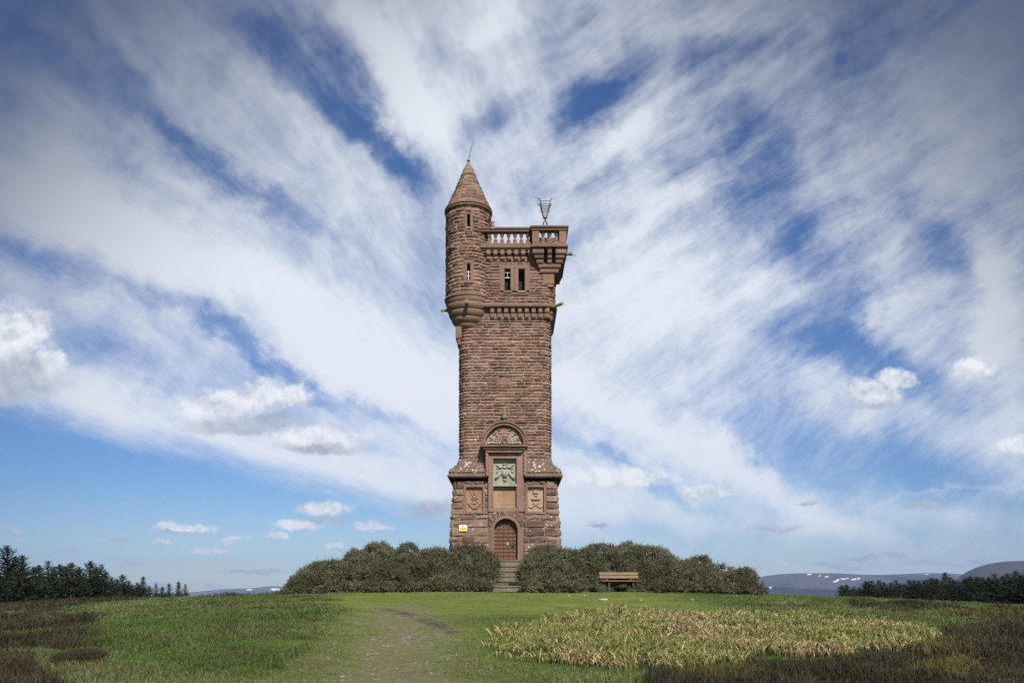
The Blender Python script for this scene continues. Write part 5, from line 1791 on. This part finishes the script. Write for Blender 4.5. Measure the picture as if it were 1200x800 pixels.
def build_grass():
    x, y, z, d = scatter(430000, -.74, .74, 9.6, 47.5, 1.25)
    he, dr, bed, pth, lawn, far = masks(x, y, z)
    n = len(x)
    pat = np.clip((fbm(x * .8 + 31, y * .8 + 12, 5) - .5) * 1.5 + .5, 0, 1); pat2 = np.clip((fbm(x * .45 + 3, y * .45 + 60, 4) - .5) * 1.8 + .5, 0, 1)
    tn = fbm(x * 1.9 + 11, y * 1.9 + 4, 3)
    bare = np.clip(pth * .95 + (fbm(x * 1.6, y * 1.6 + 8, 4) - .5) * 1.5, 0, 1)
    keep = (rng.random(n) < 1 - .88 * bare) & (rng.random(n) > (he - .25) * 1.9) & (bed < .55) & (rng.random(n) < 1 - .35 * lawn)
    keep &= ~((np.hypot(x - TCX, y - TCY) < 4.6) & (rng.random(n) < .9))
    x, y, z, d, dr, lawn, pat, pat2, pth, tn = (a[keep] for a in (x, y, z, d, dr, lawn, pat, pat2, pth, tn))
    n = len(x)
    drm = np.clip(dr * .80 + (pat - .55) * 1.0 * (.25 + dr), 0, 1)
    short = np.maximum(lawn, np.clip(pth, 0, 1))
    h = (.032 + .040 * rng.random(n)) * (1 + .8 * drm) * (1 - .5 * short) * (1 + .9 * np.clip(tn - .5, 0, .3) * 2)
    h *= np.where(d > 25, 1.05, 1.0)
    w = (.0028 + .0022 * rng.random(n)) * np.clip(d / 11, 1, 3.2)
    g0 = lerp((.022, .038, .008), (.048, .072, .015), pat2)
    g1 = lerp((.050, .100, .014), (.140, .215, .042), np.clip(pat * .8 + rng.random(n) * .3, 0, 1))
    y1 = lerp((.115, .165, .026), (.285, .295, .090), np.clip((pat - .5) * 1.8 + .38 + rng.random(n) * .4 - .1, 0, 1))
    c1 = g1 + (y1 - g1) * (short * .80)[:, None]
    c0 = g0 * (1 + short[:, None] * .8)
    dead = rng.random(n) < (.03 + .42 * drm + .10 * short)
    dc = lerp((.13, .110, .050), (.29, .25, .14), rng.random(n))
    c1 = np.where(dead[:, None], dc, c1); c0 = np.where(dead[:, None], dc * .6, c0)
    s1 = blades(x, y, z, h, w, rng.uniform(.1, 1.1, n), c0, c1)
    # tussocks of bleached grass
    sets = [s1]
    spots = [(p, q) for p, q in ((160, 702), (150, 706), (172, 705), (270, 706), (275, 711), (318, 708), (192, 724), (245, 715), (290, 742), (312, 738), (240, 757), (205, 722), (130, 716), (235, 712), (360, 718), (100, 724))]
    for _ in range(46):
        p = rng.uniform(0, 400) if rng.random() < .6 else rng.uniform(850, 1200)
        spots.append((p, 702 + 90 * rng.random() ** 1.6 if p < 400 else rng.uniform(705, 732)))
    for p, q in spots:
        gx, gy, gz = ground_at(p, q)
        dd = gy + D0
        m = int(rng.integers(90, 190)); rad = rng.uniform(.15, .38)
        xx = gx + rng.normal(size=m) * rad * 1.4; yy = gy + rng.normal(size=m) * rad
        k = rng.random(m)
        c = lerp((.17, .135, .06), (.42, .37, .24), k)
        gre = rng.random(m) < .5
        c = np.where(gre[:, None], lerp((.06, .09, .02), (.13, .15, .05), k), c * .85)
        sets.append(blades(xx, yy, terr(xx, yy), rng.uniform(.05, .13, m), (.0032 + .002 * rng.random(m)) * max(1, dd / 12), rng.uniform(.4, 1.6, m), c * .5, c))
    # longer green tufts, thicker on the left bank
    for _ in range(420):
        p = rng.uniform(20, 390) if rng.random() < .72 else rng.uniform(860, 1200)
        q = 699 + 95 * rng.random() ** 1.3 if p < 400 else rng.uniform(703, 735)
        gx, gy, gz = ground_at(p, q)
        dd = gy + D0
        m = int(rng.integers(60, 170)); rad = rng.uniform(.10, .36)
        xx = gx + rng.normal(size=m) * rad * 1.5; yy = gy + rng.normal(size=m) * rad
        ok = masks(xx, yy, terr(xx, yy))[3] < .25
        xx, yy = xx[ok], yy[ok]; m = len(xx)
        if m < 5: continue
        kind = rng.random()
        k = rng.random(m)
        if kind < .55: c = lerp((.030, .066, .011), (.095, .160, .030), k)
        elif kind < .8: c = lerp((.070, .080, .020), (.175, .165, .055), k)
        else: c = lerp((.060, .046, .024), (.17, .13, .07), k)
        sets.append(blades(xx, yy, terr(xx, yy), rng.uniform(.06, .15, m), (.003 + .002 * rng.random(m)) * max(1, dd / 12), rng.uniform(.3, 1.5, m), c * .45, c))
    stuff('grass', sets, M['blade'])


build_grass()


def heather_set(x, y, z, d, hh, tone):
    n = len(x)
    k = np.clip(tone + rng.normal(size=n) * .2, 0, 1)
    c1 = lerp((.021, .016, .009), (.080, .061, .034), k)  # heather brown, darkened further to take in the lens falloff
    gr = rng.random(n) < .24
    c1 = np.where(gr[:, None], lerp((.045, .048, .018), (.085, .080, .03), rng.random(n)), c1)
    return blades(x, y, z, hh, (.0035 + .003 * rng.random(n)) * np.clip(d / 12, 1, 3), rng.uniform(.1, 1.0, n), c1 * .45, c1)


def build_heather():
    x, y, z, d = scatter(420000, -.78, .78, 8.5, 50, 1.2)
    he = masks(x, y, z)[0]
    lump = fbm(x * .9 + 7, y * .9 + 21, 4)
    keep = rng.random(len(x)) < np.clip(he * 1.35 - .35 + (lump - .5) * 2.4, 0, 1) * (he > .18)
    x, y, z, d, lump = (a[keep] for a in (x, y, z, d, lump))
    h = (.05 + .42 * np.clip(lump - .34, 0, .5) * 1.5) * rng.uniform(.55, 1.1, len(x))
    sets = [heather_set(x, y, z, d, h, np.clip((fbm(x * .8, y * .8 + 3, 4) - .5) * 2 + .45, 0, 1))]
    # yellow-green moss and grass hummocks among it
    for p, q, rx, ry in ((1115, 762, 30, 8), (1100, 790, 26, 6), (1125, 785, 14, 5), (860, 795, 40, 5), (1150, 720, 40, 4)):
        m = 1500
        t = rng.normal(size=(m, 2)) * .6
        g = [ground_at(p + a * rx, q + b * ry) for a, b in t]
        xx, yy, zz = (np.array(v) for v in zip(*g))
        c = lerp((.055, .055, .012), (.15, .13, .035), rng.random(m))
        sets.append(blades(xx, yy, zz, rng.uniform(.08, .26, m), (.004 + .003 * rng.random(m)) * np.maximum(1, (yy + D0) / 12), rng.uniform(.2, 1.2, m), c * .5, c))
    stuff('heather', sets, M['blade'])
    # two rounded bushes that stand apart on the left
    for p, q, rx, ry, hh, lb in ((94, 776, .42, .5, .24, 'low dark rounded heather bush alone in the grass, nearest on the left'), (1060, 711, 1.0, .7, .35, 'low brown heather hummock below the spruce plantation on the right')):
        gx, gy, gz = ground_at(p, q)
        m = 9000
        t = rng.normal(size=(m, 2)); t *= (rng.random(m) ** .5 / np.maximum(np.linalg.norm(t, axis=1), 1e-6))[:, None]
        xx = gx + t[:, 0] * rx; yy = gy + t[:, 1] * ry
        dome = np.sqrt(np.clip(1 - (t ** 2).sum(1), 0, 1))
        v, f, c = heather_set(xx, yy, terr(xx, yy), np.full(m, gy + D0), np.maximum(dome * hh * rng.uniform(.6, 1.1, m), .05), rng.random(m) * .6 + .2)
        o = link('heather_bush', npmesh('heather_bush', v - np.array([gx, gy, gz]), f, {'col': c}), M['blade'], None, (gx, gy, gz))
        tag(o, lb, 'shrub')


build_heather()


def build_bed():
    # bulbs stand in clumps
    n = 60000
    d = 10.5 * (28 / 10.5) ** rng.random(n); u = rng.uniform(-.05, .52, n)
    x = u * d; y = d - D0
    m = masks(x, y, terr(x, y))[2]
    cl = fbm(x * 1.9 + 5, y * 1.9 + 40, 3)
    k = (m > .36) & (rng.random(n) < np.clip((cl - .38) * 5.5, .04, 1) * np.clip((m - .36) * 2.2 + .08, 0, 1))
    A = np.c_[x, y][k][:12500]
    sets = []
    NL = 7
    x = np.repeat(A[:, 0], NL) + rng.normal(size=len(A) * NL) * .045
    y = np.repeat(A[:, 1], NL) + rng.normal(size=len(A) * NL) * .045
    n = len(x)
    z = terr(x, y)
    patch = np.repeat(fbm(A[:, 0] * .75 + 2, A[:, 1] * .6 + 9, 3), NL)
    L = rng.uniform(.15, .32, n) * (.80 + 1.3 * (np.repeat(fbm(A[:, 0] * 1.3 + 8, A[:, 1] * 1.3 + 3, 3), NL) - .42))
    d = y + D0
    w = rng.uniform(.0042, .0085, n) * np.clip(d / 14, 1, 1.5)
    a = rng.uniform(0, 2 * np.pi, n)
    ld = np.c_[np.cos(a), np.sin(a), np.zeros(n)]
    b = rng.uniform(0, 2 * np.pi, n); sd = np.c_[np.cos(b), np.sin(b) * .6, np.zeros(n)]
    dry = rng.random(n) < np.clip(.58 + (patch - .5) * 2.2, .2, .88)
    droop = np.where(dry, rng.uniform(1.1, 2.6, n), rng.uniform(.3, 1.7, n))
    K = 6
    ang = np.linspace(0, 1, K + 1)
    pts = [np.c_[x, y, z - .02]]
    for k in range(K):
        th = .10 + rng.normal(size=n) * .05 + droop * (ang[k] ** 1.7) * 1.35
        st = (L / K)[:, None]
        pts.append(pts[-1] + st * (ld * np.sin(th)[:, None] + np.c_[np.zeros(n), np.zeros(n), np.cos(th)]))
    g0 = lerp((.018, .032, .006), (.040, .062, .012), rng.random(n)); g1 = lerp((.060, .100, .016), (.22, .25, .055), rng.random(n))
    t0 = lerp((.060, .048, .020), (.13, .10, .045), rng.random(n)); t1 = lerp((.13, .090, .035), (.60, .46, .25), rng.random(n) ** 1.6)
    c0 = np.where(dry[:, None], g0 * .6 + t0 * .4, g0)  # feet kept dark: shade between the leaves put into their colour
    c1 = np.where(dry[:, None], t1, g1)
    hasTip = rng.random(n) < .28 + .4 * np.clip(patch - .4, 0, .4) * 2
    ctip = np.where(hasTip[:, None], t1, c1)
    V = np.empty((n, 2 * (K + 1), 3), np.float32); C = np.empty_like(V)
    for k in range(K + 1):
        wk = w * (1.0, 1.0, 1.0, .95, .85, .65, .2)[k]
        wk = np.where(dry & (k > 2), wk * 1.45, wk)
        V[:, 2 * k] = pts[k] - sd * wk[:, None]; V[:, 2 * k + 1] = pts[k] + sd * wk[:, None]
        c = c0 + (c1 - c0) * min(1, k / 3.5)
        if k >= 5: c = ctip
        C[:, 2 * k] = c; C[:, 2 * k + 1] = c
    o = np.arange(n)[:, None] * (2 * (K + 1))
    Fc = np.concatenate([np.concatenate([o + [2 * k, 2 * k + 1, 2 * k + 3], o + [2 * k, 2 * k + 3, 2 * k + 2]], 1) for k in range(K)], 1).reshape(-1, 3)
    sets.append((V.reshape(-1, 3), Fc, C.reshape(-1, 3)))
    stuff('wilting_flower_leaves', sets, M['blade'])


build_bed()


# ------------------------------------------------------------------ stones
def stone(px, py, wpx, hk, label, group=None, seed=0):
    mat = M['track_rock'] if group else M['rock']
    r_ = random.Random(seed * 7 + int(px))
    gx, gy, gz = ground_at(px, py)
    w = wpx * (gy + D0) / F / 2
    mb = MB()
    mb.blob((0, 0, 0), (w, w * .75, w * hk), 12, r_.random())
    mb.v = [(x * r_.uniform(.82, 1.15), y * r_.uniform(.82, 1.15), min(z, w * hk * .72) * r_.uniform(.85, 1.1)) for x, y, z in mb.v]
    o = mb.build('stone', mat, None, None)
    o.location = (gx, gy, gz + w * hk * .15)
    o.rotation_euler = (0, 0, r_.uniform(0, 6.28))
    tag(o, label, 'stone', group)


stone(707, 703, 13, .35, 'largest pale flat stone, lying in the lawn below the bench', None, 1)
stone(402, 793, 11, .3, 'white flat stone alone at the near left edge of the track', None, 2)
stone(667, 698, 4, .5, 'small pale stone in the lawn right of the steps, first of two', None, 3)
stone(685, 697.5, 4, .5, 'small pale stone in the lawn left of the bench front', None, 4)
stone(751, 703, 5, .4, 'small pale stone in the lawn just right of the largest pale stone', None, 5)
stone(811, 702.5, 5, .5, 'pale stone in the lawn before the right-hand tapering thicket', None, 6)
r6 = random.Random(6)
for k in range(80):
    py = 748 + 50 * r6.random() ** .8
    px = 466 + r6.gauss(0, 46)
    stone(px, py, r6.uniform(1.8, 4.6), r6.uniform(.22, .4), 'flat grey stone half sunk in the bare earth of the track', 'stones sunk in the track', k)
for px, py, w in ((437, 749, 5), (455, 757, 6), (447, 741, 3), (493, 741, 3.5)):
    stone(px, py, w * 1.4, .22, 'flat grey stone half sunk in the bare earth of the track', 'stones sunk in the track', 99)


def build_gravel():
    V, Fc, C = [], [], []
    n = 2600
    d = 9.5 * (24 / 9.5) ** rng.random(n)
    x = path_x(d) + rng.normal(size=n) * .62
    y = d - D0
    k = fbm(x * 1.5 + 4, y * 1.5, 3) > .47
    x, y, d = x[k], y[k], d[k]; n = len(x)
    z = terr(x, y)
    s = rng.uniform(.008, .030, n) * rng.uniform(.6, 1.2, n)
    o6 = np.array([[1, 0, 0], [-1, 0, 0], [0, 1, 0], [0, -1, 0], [0, 0, 1], [0, 0, -1]], float)
    P = np.c_[x, y, z][:, None] + o6[None] * s[:, None, None] * rng.uniform(.6, 1.5, (n, 6, 1)) * np.array([1.2, 1.0, .55])
    tri = np.array([[0, 2, 4], [2, 1, 4], [1, 3, 4], [3, 0, 4]])
    F_ = (np.arange(n)[:, None, None] * 6 + tri[None]).reshape(-1, 3)
    c = lerp((.09, .08, .055), (.22, .20, .165), rng.random(n))
    stuff('gravel', [(P.reshape(-1, 3).astype(np.float32), F_, np.repeat(c, 6, 0))], M['gravel'])


M['gravel'] = leaf_mat('track gravel', .9)
build_gravel()

# ------------------------------------------------------------------ air between here and the hills
def build_haze():
    me = bpy.data.meshes.new('haze')
    mb = MB(); mb.box(-10500, 10500, -10500, 10500, -215, 420)
    me.from_pydata(mb.v, [], mb.f)
    m = bpy.data.materials.new('pale air'); m.use_nodes = True
    nt = m.node_tree; nt.nodes.clear()
    v = nt.nodes.new('ShaderNodeVolumePrincipled')
    v.inputs['Color'].default_value = (.42, .60, 1.0, 1)
    v.inputs['Density'].default_value = HAZE
    out = nt.nodes.new('ShaderNodeOutputMaterial')
    nt.links.new(v.outputs[0], out.inputs['Volume'])
    o = link('haze', me, m)
    tag(o, kind='stuff')


HAZE = 8.0e-5
build_haze()
